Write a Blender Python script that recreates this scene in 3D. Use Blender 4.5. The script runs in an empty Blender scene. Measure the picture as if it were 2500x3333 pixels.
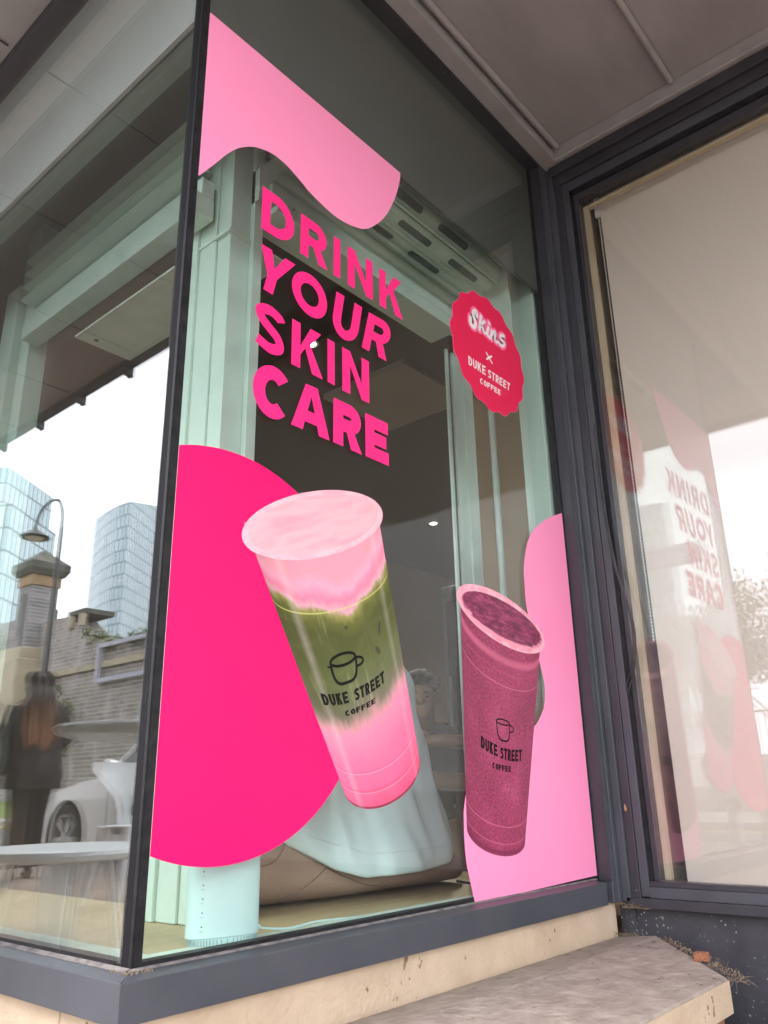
import bpy, bmesh, math, random
from mathutils import Vector, Matrix, noise
from mathutils.geometry import tessellate_polygon
R = math.radians
sc = bpy.context.scene
col = sc.collection

# ------------------------------------------------------------------ camera
cam = bpy.data.objects.new("camera", bpy.data.cameras.new("camera")); col.objects.link(cam)
cam.data.sensor_fit = 'VERTICAL'; cam.data.sensor_height = 36.0; cam.data.sensor_width = 27.0
cam.data.lens = 2605.66 / 3333 * 36.0
cam.data.clip_start = 0.02; cam.data.clip_end = 3000
def cam_matrix(pitch, yaw, roll, loc):
    cz, sz, cx, sx = math.cos(yaw), math.sin(yaw), math.cos(pitch), math.sin(pitch)
    f = Vector((-sz * cx, cz * cx, sx)); r0 = Vector((cz, sz, 0)); u0 = r0.cross(f)
    r = math.cos(roll) * r0 + math.sin(roll) * u0; u = -math.sin(roll) * r0 + math.cos(roll) * u0
    m = Matrix((r, u, -f)).transposed().to_4x4(); m.translation = Vector(loc); return m
cam.matrix_world = cam_matrix(0.335612, 0.707634, -0.019951, (1.262209, -0.828470, 0.264729))
sc.camera = cam

# ------------------------------------------------------------------ world, sun, exposure
SUN_EL, SUN_AZ = 48, 195          # overcast daylight from the street side
world = bpy.data.worlds.new("World"); sc.world = world; world.use_nodes = True
wn, wl = world.node_tree.nodes, world.node_tree.links
wn.clear()
wo = wn.new('ShaderNodeOutputWorld'); bg = wn.new('ShaderNodeBackground'); bg.inputs[1].default_value = 0.12
sky = wn.new('ShaderNodeTexSky'); sky.sky_type = 'NISHITA'; sky.sun_disc = False
sky.sun_elevation = R(SUN_EL); sky.sun_rotation = R(SUN_AZ); sky.dust_density = 3.0; sky.air_density = 1.2
tc = wn.new('ShaderNodeTexCoord'); mp = wn.new('ShaderNodeMapping'); mp.inputs['Scale'].default_value = (1, 1, 2.6)
nz = wn.new('ShaderNodeTexNoise'); nz.inputs['Scale'].default_value = 2.3; nz.inputs['Detail'].default_value = 7; nz.inputs['Roughness'].default_value = .55
cr = wn.new('ShaderNodeValToRGB')
cr.color_ramp.elements[0].position = .32; cr.color_ramp.elements[0].color = (12.5, 12.5, 14.2, 1)
cr.color_ramp.elements[1].position = .68; cr.color_ramp.elements[1].color = (21, 21, 22.2, 1)
mx = wn.new('ShaderNodeMix'); mx.data_type = 'RGBA'; mx.inputs[0].default_value = .88
wl.new(tc.outputs['Generated'], mp.inputs[0]); wl.new(mp.outputs[0], nz.inputs['Vector']); wl.new(nz.outputs[0], cr.inputs[0])
wl.new(sky.outputs[0], mx.inputs[6]); wl.new(cr.outputs[0], mx.inputs[7]); wl.new(mx.outputs[2], bg.inputs[0]); wl.new(bg.outputs[0], wo.inputs[0])
sd = bpy.data.lights.new("sun", 'SUN'); sd.energy = 1.2; sd.angle = R(25); sd.color = (1, .96, .9)
so = bpy.data.objects.new("sun", sd); col.objects.link(so); so.location = (0, -20, 30)
az = R(SUN_AZ)
sdir = Vector((math.sin(az) * math.cos(R(SUN_EL)), math.cos(az) * math.cos(R(SUN_EL)), math.sin(R(SUN_EL))))
so.rotation_euler = sdir.to_track_quat('Z', 'Y').to_euler()
sc.view_settings.view_transform = 'Standard'; sc.view_settings.look = 'None'; sc.view_settings.gamma = 1
sc.view_settings.exposure = 1.35
cy = sc.cycles
cy.max_bounces = 14; cy.diffuse_bounces = 5; cy.glossy_bounces = 8; cy.transparent_max_bounces = 40; cy.transmission_bounces = 8
cy.sample_clamp_indirect = 8; cy.use_adaptive_sampling = True; cy.adaptive_threshold = .012
cy.caustics_reflective = False; cy.caustics_refractive = False

# ------------------------------------------------------------------ materials
def srgb(r, g, b):
    f = lambda c: (c / 255 / 12.92) if c / 255 <= .04045 else ((c / 255 + .055) / 1.055) ** 2.4
    return (f(r), f(g), f(b), 1)
def new_mat(name):
    m = bpy.data.materials.new(name); m.use_nodes = True
    n, l = m.node_tree.nodes, m.node_tree.links
    return m, n, l, n['Principled BSDF']
def mat(name, c, rough=.5, metal=0.0, c2=None, scale=8, detail=6, bump=0.0, bscale=None, spots=None, spec=.5, stretch=None, lo=.35, hi=.65, spot_scale=60, spot_thr=.72, coat=0):
    """base colour varied by noise towards c2, optional specks, bump"""
    m, n, l, b = new_mat(name)
    c = tuple(c[:3]) + (1,)
    b.inputs['Roughness'].default_value = rough; b.inputs['Metallic'].default_value = metal
    b.inputs['Specular IOR Level'].default_value = spec
    if coat: b.inputs['Coat Weight'].default_value = coat
    t = n.new('ShaderNodeTexCoord'); mpg = n.new('ShaderNodeMapping'); l.new(t.outputs['Object'], mpg.inputs[0])
    if stretch: mpg.inputs['Scale'].default_value = stretch
    out = None
    if c2 is not None:
        c2 = tuple(c2[:3]) + (1,)
        nn = n.new('ShaderNodeTexNoise'); nn.inputs['Scale'].default_value = scale; nn.inputs['Detail'].default_value = detail; nn.inputs['Roughness'].default_value = .6
        l.new(mpg.outputs[0], nn.inputs['Vector'])
        r = n.new('ShaderNodeValToRGB'); r.color_ramp.elements[0].position = lo; r.color_ramp.elements[1].position = hi
        r.color_ramp.elements[0].color = c; r.color_ramp.elements[1].color = c2
        l.new(nn.outputs[0], r.inputs[0]); out = r.outputs[0]
        rr = n.new('ShaderNodeMapRange'); rr.inputs[3].default_value = max(0, rough - .08); rr.inputs[4].default_value = min(1, rough + .12)
        l.new(nn.outputs[0], rr.inputs[0]); l.new(rr.outputs[0], b.inputs['Roughness'])
    if spots is not None:
        s = n.new('ShaderNodeTexNoise'); s.inputs['Scale'].default_value = spot_scale; s.inputs['Detail'].default_value = 3
        l.new(mpg.outputs[0], s.inputs['Vector'])
        g = n.new('ShaderNodeMapRange'); g.inputs[1].default_value = spot_thr; g.inputs[2].default_value = spot_thr + .04
        s2_ = n.new('ShaderNodeTexNoise'); s2_.inputs['Scale'].default_value = spot_scale / 14; s2_.inputs['Detail'].default_value = 3; l.new(mpg.outputs[0], s2_.inputs['Vector'])
        ma = n.new('ShaderNodeMath'); ma.operation = 'MULTIPLY_ADD'; ma.inputs[1].default_value = .45; ma.inputs[2].default_value = -.225; l.new(s2_.outputs[0], ma.inputs[0])
        ad = n.new('ShaderNodeMath'); ad.operation = 'ADD'; l.new(s.outputs[0], ad.inputs[0]); l.new(ma.outputs[0], ad.inputs[1])
        l.new(ad.outputs[0], g.inputs[0])
        mm = n.new('ShaderNodeMix'); mm.data_type = 'RGBA'; mm.inputs[7].default_value = tuple(spots[:3]) + (1,)
        if out: l.new(out, mm.inputs[6])
        else: mm.inputs[6].default_value = c
        l.new(g.outputs[0], mm.inputs[0]); out = mm.outputs[2]
    if out: l.new(out, b.inputs['Base Color'])
    else: b.inputs['Base Color'].default_value = c
    if bump:
        bn = n.new('ShaderNodeTexNoise'); bn.inputs['Scale'].default_value = bscale or scale * 3; bn.inputs['Detail'].default_value = 6
        l.new(mpg.outputs[0], bn.inputs['Vector'])
        bb = n.new('ShaderNodeBump'); bb.inputs['Strength'].default_value = bump; bb.inputs['Distance'].default_value = .01
        l.new(bn.outputs[0], bb.inputs['Height']); l.new(bb.outputs[0], b.inputs['Normal'])
    return m
def emit_mat(name, c, s):
    m, n, l, b = new_mat(name)
    b.inputs['Base Color'].default_value = tuple(c[:3]) + (1,); b.inputs['Emission Color'].default_value = tuple(c[:3]) + (1,); b.inputs['Emission Strength'].default_value = s
    return m
def glass_mat(name, tint, dirt=0.0, base=.042, pw=4.6):
    """clear sheet: Fresnel mirror over a tinted see-through body, with a little street dirt"""
    m, n, l, b = new_mat(name); n.remove(b)
    o = n['Material Output']
    g = n.new('ShaderNodeNewGeometry'); d = n.new('ShaderNodeVectorMath'); d.operation = 'DOT_PRODUCT'
    l.new(g.outputs['Normal'], d.inputs[0]); l.new(g.outputs['Incoming'], d.inputs[1])
    def M(op, a, bb=None):
        x = n.new('ShaderNodeMath'); x.operation = op
        for i, v in ((0, a), (1, bb)):
            if v is None: continue
            if isinstance(v, (int, float)): x.inputs[i].default_value = v
            else: l.new(v, x.inputs[i])
        return x.outputs[0]
    f = M('ADD', M('MULTIPLY', M('POWER', M('SUBTRACT', 1.0, M('ABSOLUTE', d.outputs['Value'])), pw), .95), base)
    t = n.new('ShaderNodeBsdfTransparent'); t.inputs[0].default_value = tint
    gl = n.new('ShaderNodeBsdfGlossy'); gl.inputs['Roughness'].default_value = 0.0; gl.inputs[0].default_value = (1, 1, 1, 1)
    ms = n.new('ShaderNodeMixShader'); l.new(f, ms.inputs[0]); l.new(t.outputs[0], ms.inputs[1]); l.new(gl.outputs[0], ms.inputs[2])
    last = ms.outputs[0]
    if dirt:
        tcx = n.new('ShaderNodeTexCoord'); mq = n.new('ShaderNodeMapping'); mq.inputs['Scale'].default_value = (60, 60, 1.6); l.new(tcx.outputs['Object'], mq.inputs[0])
        nn = n.new('ShaderNodeTexNoise'); nn.inputs['Scale'].default_value = 1.0; nn.inputs['Detail'].default_value = 2; l.new(mq.outputs[0], nn.inputs['Vector'])
        n2 = n.new('ShaderNodeTexNoise'); n2.inputs['Scale'].default_value = 3.0; n2.inputs['Detail'].default_value = 5; l.new(tcx.outputs['Object'], n2.inputs['Vector'])
        a = n.new('ShaderNodeMapRange'); a.inputs[1].default_value = .62; a.inputs[2].default_value = .8; l.new(nn.outputs[0], a.inputs[0])
        c2 = n.new('ShaderNodeMapRange'); c2.inputs[1].default_value = .45; c2.inputs[2].default_value = .75; l.new(n2.outputs[0], c2.inputs[0])
        k = M('ADD', M('MULTIPLY', M('MULTIPLY', a.outputs[0], c2.outputs[0]), dirt), dirt * .06)
        df = n.new('ShaderNodeBsdfDiffuse'); df.inputs[0].default_value = (.7, .68, .66, 1)
        m2 = n.new('ShaderNodeMixShader'); l.new(k, m2.inputs[0]); l.new(last, m2.inputs[1]); l.new(df.outputs[0], m2.inputs[2]); last = m2.outputs[0]
    l.new(last, o.inputs[0])
    return m

FRAME = mat("grey powder coated aluminium", (.050, .055, .067), .42, c2=(.069, .073, .086), scale=5, spots=(.35, .34, .33), spot_scale=45, spot_thr=.775, bump=.03, bscale=300)
FRAME_DK = mat("dark grey aluminium", (.03, .03, .038), .4, c2=(.042, .042, .05), scale=6)
DUST = mat("dusty sealant line", (.22, .20, .19), .95, c2=(.12, .11, .11), scale=30, bump=.4, bscale=200, lo=.45, hi=.62)
SEAL = mat("black rubber seal", (.006, .006, .007), .5, spec=.25, c2=(.02, .02, .022), scale=30, bump=.15, bscale=120)
SILICONE = mat("weathered glass edge", (.008, .008, .010), .75, c2=(.07, .07, .078), scale=16, stretch=(5, 5, .6), lo=.60, hi=.85, spec=.2)
SPANDREL = mat("grey back painted board", (.085, .083, .078), .45, c2=(.10, .098, .093), scale=3)
SPANDREL_GLOW = mat("street side board with painted glow", (.54, .545, .54), .5, c2=(.58, .585, .58), scale=2)  # same board lightened on the street side; its glow is put into the colour
GLASS = glass_mat("side window glass", (.945, .982, .965, 1), .05, .036, 5.0)
GLASS_L = glass_mat("coated street window glass", (.955, .982, .970, 1), .10, .066, 4.4)
GLASS_R = glass_mat("recessed window glass", (.985, .985, .98, 1), .04, .040, 4.7)
GLASS_IN = glass_mat("inner window glass", (.965, .985, .975, 1))
MINT = mat("mint green paint", (.52, .64, .575), .42, c2=(.57, .68, .615), scale=4, bump=.04, bscale=40, spots=(.2, .19, .16), spot_scale=22, spot_thr=.8)
MINT_EDGE = mat("mint paint worn", (.62, .72, .66), .4, c2=(.52, .62, .56), scale=12)
BROWN = mat("brown painted plaster", (.32, .215, .13), .75, c2=(.36, .245, .15), scale=2, bump=.05, bscale=60)
BROWN_DK = mat("dark brown ceiling paint", (.055, .042, .032), .85, c2=(.07, .054, .041), scale=2)
BOARD = mat("yellow plywood board", (.42, .32, .17), .45, c2=(.50, .40, .24), scale=6, stretch=(6, .8, 6), bump=.04)
FLOOR_IN = mat("dark wooden floor", (.12, .085, .06), .5, c2=(.17, .125, .09), scale=3, stretch=(1, 8, 1))
SANDSTONE = mat("buff sandstone", (.50, .385, .265), .85, c2=(.60, .475, .34), scale=9, bump=.35, bscale=90, spots=(.22, .15, .1), spot_scale=38, spot_thr=.70)
FLAG = mat("worn grey flagstone", (.27, .23, .195), .85, c2=(.38, .335, .285), scale=17, detail=14, bump=.9, bscale=34, spots=(.11, .09, .08), spot_scale=30, spot_thr=.67, stretch=(1.1, .8, 1), lo=.38, hi=.66)
SOFFIT = mat("taupe soffit panel", (.295, .30, .302), .5, c2=(.355, .358, .36), scale=3.2, stretch=(2, .8, 1), bump=.05)
SOFFIT_TRIM = mat("taupe soffit trim", (.325, .328, .33), .45, c2=(.385, .388, .39), scale=8)
RISER = mat("scuffed black painted riser", (.028, .028, .036), .45, c2=(.06, .06, .07), scale=5, spots=(.30, .32, .34), spot_scale=110, spot_thr=.685, bump=.2)
BLIND = mat("beige blind fabric", (.74, .70, .615), .9, c2=(.77, .725, .64), scale=90, bump=.05, bscale=900)
CREAM = mat("cream painted timber", (.66, .575, .40), .55, c2=(.56, .47, .31), scale=7, bump=.1)
BRICK_RED = mat("orange brick", (.33, .125, .06), .9, c2=(.22, .10, .06), scale=60, bump=.6)
VINYL_PALE = mat("pale pink vinyl", srgb(255, 154, 196), .35, spec=.25, c2=srgb(255, 150, 192), scale=2)
VINYL_HOT = mat("hot pink vinyl", srgb(246, 12, 104), .38, spec=.25, c2=srgb(246, 16, 106), scale=2)
VINYL_MID = mat("bright pink vinyl lettering", srgb(250, 46, 130), .32, spec=.25)
VINYL_RED = mat("raspberry vinyl", srgb(226, 24, 80), .38, spec=.25)
PRINT_WHITE = mat("white print", (.86, .84, .84), .35)
PRINT_PINK = mat("rose print", srgb(255, 112, 160), .35)
PRINT_BLACK = mat("black print", (.006, .006, .006), .6, spec=.15)
WHITE_PL = mat("white plastic", (.78, .79, .80), .3, c2=(.72, .73, .74), scale=3)
BLACK_PL = mat("black plastic", (.012, .012, .013), .4, c2=(.03, .03, .03), scale=20)
CHAIN = mat("clear bead chain", (.75, .72, .66), .25)
ROUTER = mat("pale mint plastic", (.50, .655, .645), .45, c2=(.53, .68, .67), scale=3)
DRY = mat("dry leaf and twig litter", (.15, .105, .065), .9, c2=(.30, .235, .16), scale=40)
LEAF_DRY = mat("dried brown leaf", (.30, .13, .05), .7, c2=(.4, .2, .09), scale=60)

# ------------------------------------------------------------------ mesh helpers
class MB:
    def __init__(s): s.v = []; s.f = []; s.uv = None
    def add(s, vs, fs):
        k = len(s.v); s.v += [tuple(v) for v in vs]; s.f += [tuple(i + k for i in f) for f in fs]; return s
    def box(s, x0, x1, y0, y1, z0, z1):
        return s.add([(x0, y0, z0), (x1, y0, z0), (x1, y1, z0), (x0, y1, z0), (x0, y0, z1), (x1, y0, z1), (x1, y1, z1), (x0, y1, z1)],
                     [(0, 3, 2, 1), (4, 5, 6, 7), (0, 1, 5, 4), (1, 2, 6, 5), (2, 3, 7, 6), (3, 0, 4, 7)])
    def loop_prism(s, A, B):
        n = len(A)
        return s.add(list(A) + list(B), [tuple(range(n - 1, -1, -1)), tuple(range(n, 2 * n))] + [(i, (i + 1) % n, n + (i + 1) % n, n + i) for i in range(n)])
    def prism(s, poly, axis, a, b):
        def P(p, t):
            return {'x': (t, p[0], p[1]), 'y': (p[0], t, p[1]), 'z': (p[0], p[1], t)}[axis]
        return s.loop_prism([P(p, a) for p in poly], [P(p, b) for p in poly])
    def tube(s, path, r, n=10, cap=True):
        path = [Vector(p) for p in path]; k = len(s.v); rings = []
        rr = r if isinstance(r, (list, tuple)) else [r] * len(path)
        up = None
        for i, p in enumerate(path):
            t = (path[min(i + 1, len(path) - 1)] - path[max(i - 1, 0)])
            t = t.normalized() if t.length > 1e-9 else Vector((0, 0, 1))
            if up is None:
                up = Vector((0, 0, 1)) if abs(t.z) < .9 else Vector((1, 0, 0))
            side = t.cross(up).normalized(); up = side.cross(t).normalized()
            rings.append([p + rr[i] * (math.cos(2 * math.pi * j / n) * side + math.sin(2 * math.pi * j / n) * up) for j in range(n)])
        vs = [q for g in rings for q in g]; fs = []
        for i in range(len(rings) - 1):
            for j in range(n):
                fs.append((i * n + j, i * n + (j + 1) % n, (i + 1) * n + (j + 1) % n, (i + 1) * n + j))
        if cap: fs += [tuple(range(n - 1, -1, -1)), tuple(range((len(rings) - 1) * n, len(rings) * n))]
        return s.add(vs, fs)
    def lathe(s, prof, c=(0, 0, 0), n=32, cap=True):
        """prof: (r, z) list, about +z"""
        vs = [(c[0] + r * math.cos(2 * math.pi * j / n), c[1] + r * math.sin(2 * math.pi * j / n), c[2] + z) for r, z in prof for j in range(n)]
        fs = [(i * n + j, i * n + (j + 1) % n, (i + 1) * n + (j + 1) % n, (i + 1) * n + j) for i in range(len(prof) - 1) for j in range(n)]
        if cap: fs += [tuple(range(n - 1, -1, -1)), tuple(range((len(prof) - 1) * n, len(prof) * n))]
        return s.add(vs, fs)
    def loft(s, rings, cap=True):
        n = len(rings[0]); vs = [q for g in rings for q in g]
        fs = [(i * n + j, i * n + (j + 1) % n, (i + 1) * n + (j + 1) % n, (i + 1) * n + j) for i in range(len(rings) - 1) for j in range(n)]
        if cap: fs += [tuple(range(n - 1, -1, -1)), tuple(range((len(rings) - 1) * n, len(rings) * n))]
        return s.add(vs, fs)
    def build(s, name, m, parent=None, smooth=False, bevel=0, loc=None, subsurf=0):
        me = bpy.data.meshes.new(name); me.from_pydata(s.v, [], s.f); me.validate()
        bm = bmesh.new(); bm.from_mesh(me)
        if not s.uv: bmesh.ops.recalc_face_normals(bm, faces=bm.faces)
        bm.to_mesh(me); bm.free()
        if s.uv:
            ul = me.uv_layers.new(name='st')
            for lp in me.loops: ul.data[lp.index].uv = s.uv[lp.vertex_index]
        o = bpy.data.objects.new(name, me); col.objects.link(o); me.materials.append(m)
        if smooth:
            for p in me.polygons: p.use_smooth = True
            try: me.set_sharp_from_angle(angle=R(40))
            except Exception: pass
        if bevel:
            b = o.modifiers.new('bevel', 'BEVEL'); b.width = bevel; b.segments = 2; b.limit_method = 'ANGLE'; b.harden_normals = False
        if subsurf:
            b = o.modifiers.new('subsurf', 'SUBSURF'); b.levels = subsurf; b.render_levels = subsurf
        if parent is not None:
            o.parent = parent; o.matrix_parent_inverse = Matrix.Translation(parent.location if parent.type == 'EMPTY' else (0, 0, 0)).inverted() if parent.type == 'EMPTY' else Matrix()
        if loc: o.location = loc
        return o
def tag(o, label=None, cat=None, group=None, kind=None):
    if label: o['label'] = label
    if cat: o['category'] = cat
    if group: o['group'] = group
    if kind: o['kind'] = kind
    return o
def thing(name, label, cat, loc=(0, 0, 0), group=None):
    o = bpy.data.objects.new(name, None); col.objects.link(o); o.location = loc; o.empty_display_size = .1
    return tag(o, label, cat, group)
def structure(o): o['kind'] = 'structure'; return o

# ------------------------------------------------------------------ the setting: ground
GZ = -.36
structure(MB().box(-400, 400, -400, 400, -1.2, -.60).build("ground", mat("distant ground", (.16, .15, .13), .9, c2=(.12, .14, .09), scale=.05)))
def paving_mat():
    m, n, l, b = new_mat("concrete paving flags"); b.inputs['Roughness'].default_value = .8
    t = n.new('ShaderNodeTexCoord'); br = n.new('ShaderNodeTexBrick'); br.inputs['Scale'].default_value = 1.0
    br.inputs['Color1'].default_value = (.30, .23, .185, 1); br.inputs['Color2'].default_value = (.36, .285, .235, 1); br.inputs['Mortar'].default_value = (.09, .075, .065, 1)
    br.inputs['Mortar Size'].default_value = .008; br.inputs['Brick Width'].default_value = .6; br.inputs['Row Height'].default_value = .45
    l.new(t.outputs['Object'], br.inputs[0])
    nn = n.new('ShaderNodeTexNoise'); nn.inputs['Scale'].default_value = 5; nn.inputs['Detail'].default_value = 8
    l.new(t.outputs['Object'], nn.inputs['Vector'])
    mm = n.new('ShaderNodeMix'); mm.data_type = 'RGBA'; mm.blend_type = 'MULTIPLY'; mm.inputs[0].default_value = .6
    rp = n.new('ShaderNodeValToRGB'); rp.color_ramp.elements[0].position = .3; rp.color_ramp.elements[0].color = (.55, .52, .5, 1); rp.color_ramp.elements[1].position = .7
    l.new(nn.outputs[0], rp.inputs[0]); l.new(br.outputs[0], mm.inputs[6]); l.new(rp.outputs[0], mm.inputs[7]); l.new(mm.outputs[2], b.inputs['Base Color'])
    return m
structure(MB().box(-60, 25, -3.7, 1.60, -.58, GZ).build("pavement", paving_mat()))
structure(MB().box(-120, 60, -10.4, -3.7, -.59, GZ - .11).build("road", mat("asphalt", (.055, .053, .052), .85, c2=(.075, .072, .07), scale=4, bump=.3, bscale=120)))
structure(MB().box(-120, 60, -12.4, -10.4, -.59, GZ + .02).build("far_pavement", mat("far pavement", (.3, .27, .24), .85, c2=(.24, .22, .2), scale=2)))
structure(MB().box(-60, 25, -3.82, -3.702, -.585, GZ + .004).build("kerb", mat("kerb stone", (.3, .28, .26), .8, c2=(.22, .2, .19), scale=6)))
yl = MB()
for yy in (-10.0, -10.2): yl.box(-120, 60, yy - .05, yy + .05, GZ - .112, GZ - .104)
structure(yl.build("yellow_road_lines", mat("yellow road paint", (.62, .42, .05), .7, c2=(.5, .36, .08), scale=5)))
gb = MB().prism([(-12.4, -.58), (-12.4, GZ + .03), (-13.5, .02), (-15.9, .16), (-15.9, -.58)], 'x', -120, -12)
structure(MB().box(-11.99, 60, -15.9, -12.4, -.58, GZ + .03).build("far_forecourt", mat("pale forecourt", (.34, .31, .28), .85, c2=(.28, .26, .235), scale=2)))
structure(gb.build("grass_bank", mat("mown grass", (.11, .15, .03), .9, c2=(.16, .19, .05), scale=9, bump=.6, bscale=40)))
# ------------------------------------------------------------------ the shop building
H1, H2 = 2.10, 2.692
YR = 1.70                    # outer face of the recessed window
shop = thing("shop_building", "grey framed corner shopfront with mint green interior metalwork and a recessed entrance", "shop")
XL = -3.4                    # far end of the street window
# plinths (stone)
pl = MB().box(-.5, .02, 0.0, 1.672, -.50, -.0665)
pl.build("stone_plinth", SANDSTONE, shop)
MB().box(-.175, .02, -.016, -.0005, -.50, -.0665).build("stone_block", SANDSTONE, shop, bevel=.004)
MB().box(-.52, -.178, -.016, -.0005, -.50, -.0665).build("stone_block", SANDSTONE, shop, bevel=.004)
MB().box(-1.6, -.523, -.016, -.0005, -.50, -.0665).build("stone_block", SANDSTONE, shop, bevel=.004)
MB().box(XL, -1.603, -.016, -.0005, -.50, -.0665).build("stone_block", SANDSTONE, shop, bevel=.004)
MB().box(XL, -.5, .0, .3, -.50, -.07).build("stone_plinth", SANDSTONE, shop)
# side window (facing the recess): its frame is the sill, glass and boards are its pieces
P = .043
sill = MB().prism([(-.03, 0.0), (.004, 0.0), (P, -.0055), (P, -.066), (-.03, -.066)], 'y', 0, 1.585)
# prism on 'y' uses (x,z): mitre the outer corner
vs = [list(v) for v in sill.v]
for v in vs:
    if v[1] < .5: v[1] = -v[0] if v[0] > 0 else 0.0
sill.v = [tuple(v) for v in vs]
sw = sill.build("side_window_sill", FRAME, shop, bevel=.0012)
gp = MB().box(-.008, 0.0, .020, 1.618, .001, H2).build("glass_pane", GLASS, sw)
MB().box(-.022, -.010, .0205, 1.62, H1, H2).build("spandrel_board", SPANDREL, sw)
MB().prism([(.0012, .0012), (.0012, .0035), (.008, .0008), (.008, -.0002)], "y", -.002, 1.60).build("dust_line", DUST, sw)
MB().box(-.0235, .0005, .02, 1.618, 0.0005, .010).build("glazing_seal", SEAL, sw)
MB().box(-.0235, .0005, 1.612, 1.626, .0105, H2 - .001).build("glazing_seal", SEAL, sw)
hd = MB().box(-.05, P, .02, 1.72, H2 + .001, H2 + .022).box(-.05, P - .012, .02, 1.72, H2 + .022, 2.80).build("window_head", FRAME_DK, sw, bevel=.0015)
# front window (facing the street)
sl = MB().prism([(.03, 0.0), (-.004, 0.0), (-P, -.0055), (-P, -.066), (.03, -.066)], 'x', XL, 0)
vs = [list(v) for v in sl.v]
for v in vs:
    if v[0] > -.5: v[0] = (-v[1] if v[1] < 0 else -.03) - .0006
sl.v = [tuple(v) for v in vs]
fw = sl.build("front_window_sill", FRAME, shop, bevel=.0012)
MB().box(XL, -.030, 0.0, .008, .001, H2).build("glass_pane", GLASS_L, fw)
MB().prism([(-.0012, .0012), (-.0012, .004), (-.012, .0002), (-.012, -.0008)], "x", XL, .0).build("dust_line", DUST, fw)
ig = MB().box(XL + .05, -.050, -.003, .003, .001, H1 - .002).build("inner_glass_pane", GLASS_IN, fw)
ig.location = (-.034 + .034 * math.cos(R(.05)), .0265 + .034 * math.sin(R(.05)) * 0, 0); ig.rotation_euler = (0, 0, R(-.05))
MB().box(XL, -.048, .0095, .020, H1, H2).build("spandrel_board", SPANDREL_GLOW, fw)
MB().box(XL, -.047, -.0005, .0235, .0005, .010).build("glazing_seal", SEAL, fw)
MB().box(XL, .043, -P, .05, H2 + .0245, 2.80).box(XL, .043, -P - .012, .05, H2 + .001, H2 + .024).build("window_head", FRAME_DK, fw, bevel=.0015)
# corner: butted glass edges with seals
cp = MB().box(-.030, -.0085, .0002, .0188, .001, H2).build("corner_post", SILICONE, shop, bevel=.002)
MB().box(-.047, -.031, .0085, .028, .001, H2).build("post_seal", SEAL, cp)
MB().box(-.008, .0008, .0035, .0195, .001, H2).build("post_seal", SEAL, cp)
MB().box(-.0085, -.0002, .0, .0033, .001, H2).build("post_seal", SEAL, cp)
# inner post where the side window meets the recessed window
post = MB()
post.box(-.02, P - .002, 1.628, 1.70, -.066, 2.70)
pj = post.build("inner_post", FRAME, shop, bevel=.002)
MB().box(.0, P + .004, 1.652, 1.70, -.0655, 2.6905).build("post_cover", FRAME, pj, bevel=.0015)
MB().box(P + .0045, .072, 1.672, 1.72, -.064, 2.69).build("post_cover", FRAME, pj, bevel=.0015)
MB().box(.0722, .101, 1.684, 1.73, -.06, 2.688).build("post_cover", FRAME_DK, pj, bevel=.0015)
MB().box(-.001, P - .0025, 1.622, 1.6278, -.004, 2.69).build("post_fin", FRAME_DK, pj)
sc_ = MB().lathe([(.0001, .003), (.004, .0028), (.0055, 0), (.0055, -.002)], n=16); 
scr = sc_.build("screw", FRAME, pj, smooth=True); scr.rotation_euler = (R(90), 0, 0); scr.location = (.088, 1.682, -.035)
# recessed window
XR = 3.2
rw = MB().box(.1015, .128, 1.690, 1.74, -.05, 2.60).build("recessed_window_frame", FRAME, shop, bevel=.0015)
MB().box(.1285, XR, 1.688, 1.74, -.052, -.022).build("window_sill", FRAME, rw, bevel=.001)
MB().box(.1285, XR, 1.694, 1.74, -.0215, -.006).build("glazing_bead", FRAME_DK, rw, bevel=.001)
MB().box(.06, XR, 1.672, 1.74, -.079, -.0525).build("window_sill", FRAME_DK, rw, bevel=.001)
MB().box(.1285, .141, 1.698, 1.74, -.005, 2.56).build("glazing_seal", SEAL, rw)
MB().box(.1415, .158, 1.7045, 1.74, -.005, 2.535).build("glazing_bead", FRAME_DK, rw)
MB().box(.1585, XR, 1.7045, 1.74, 2.503, 2.535).build("glazing_bead", FRAME_DK, rw)
MB().box(.1285, XR, 1.698, 1.74, 2.5355, 2.556).build("glazing_seal", SEAL, rw)
MB().box(.1285, XR, 1.690, 1.74, 2.5565, 2.598).build("window_head", FRAME, rw, bevel=.0015)
MB().box(.075, XR, 1.678, 1.74, 2.5985, 2.645).box(.064, XR, 1.664, 1.74, 2.6455, 2.690).build("window_head", FRAME_DK, rw, bevel=.0015)
MB().box(.1585, XR, 1.706, 1.712, -.005, 2.503).build("glass_pane", GLASS_R, rw)
i2 = MB().box(0, XR - .16, -.003, .003, -.005, 2.503).build("inner_glass_pane", GLASS_R, rw); i2.location = (.159, 1.730, 0); i2.rotation_euler = (0, 0, R(.25))
ct = MB(); rng = random.Random(4)
zs = [-.005 + i * 2.5 / 24 for i in range(25)]
ct.loop_prism([(.160, 1.752, z) for z in (zs[0],)] * 0 + [(.158, 1.745, -.005), (.1775, 1.745, -.005), (.1795, 1.745, .9), (.1775, 1.745, 1.5), (.1805, 1.745, 2.0), (.1775, 1.745, 2.49), (.158, 1.745, 2.49)],
              [(.158, 1.765, -.005), (.1775, 1.765, -.005), (.1795, 1.765, .9), (.1775, 1.765, 1.5), (.1805, 1.765, 2.0), (.1775, 1.765, 2.49), (.158, 1.765, 2.49)])
ct.build("timber_bead", CREAM, rw)
MB().box(.1810, XR, 1.745, 1.765, 2.478, 2.49).build("timber_bead", CREAM, rw)
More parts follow.
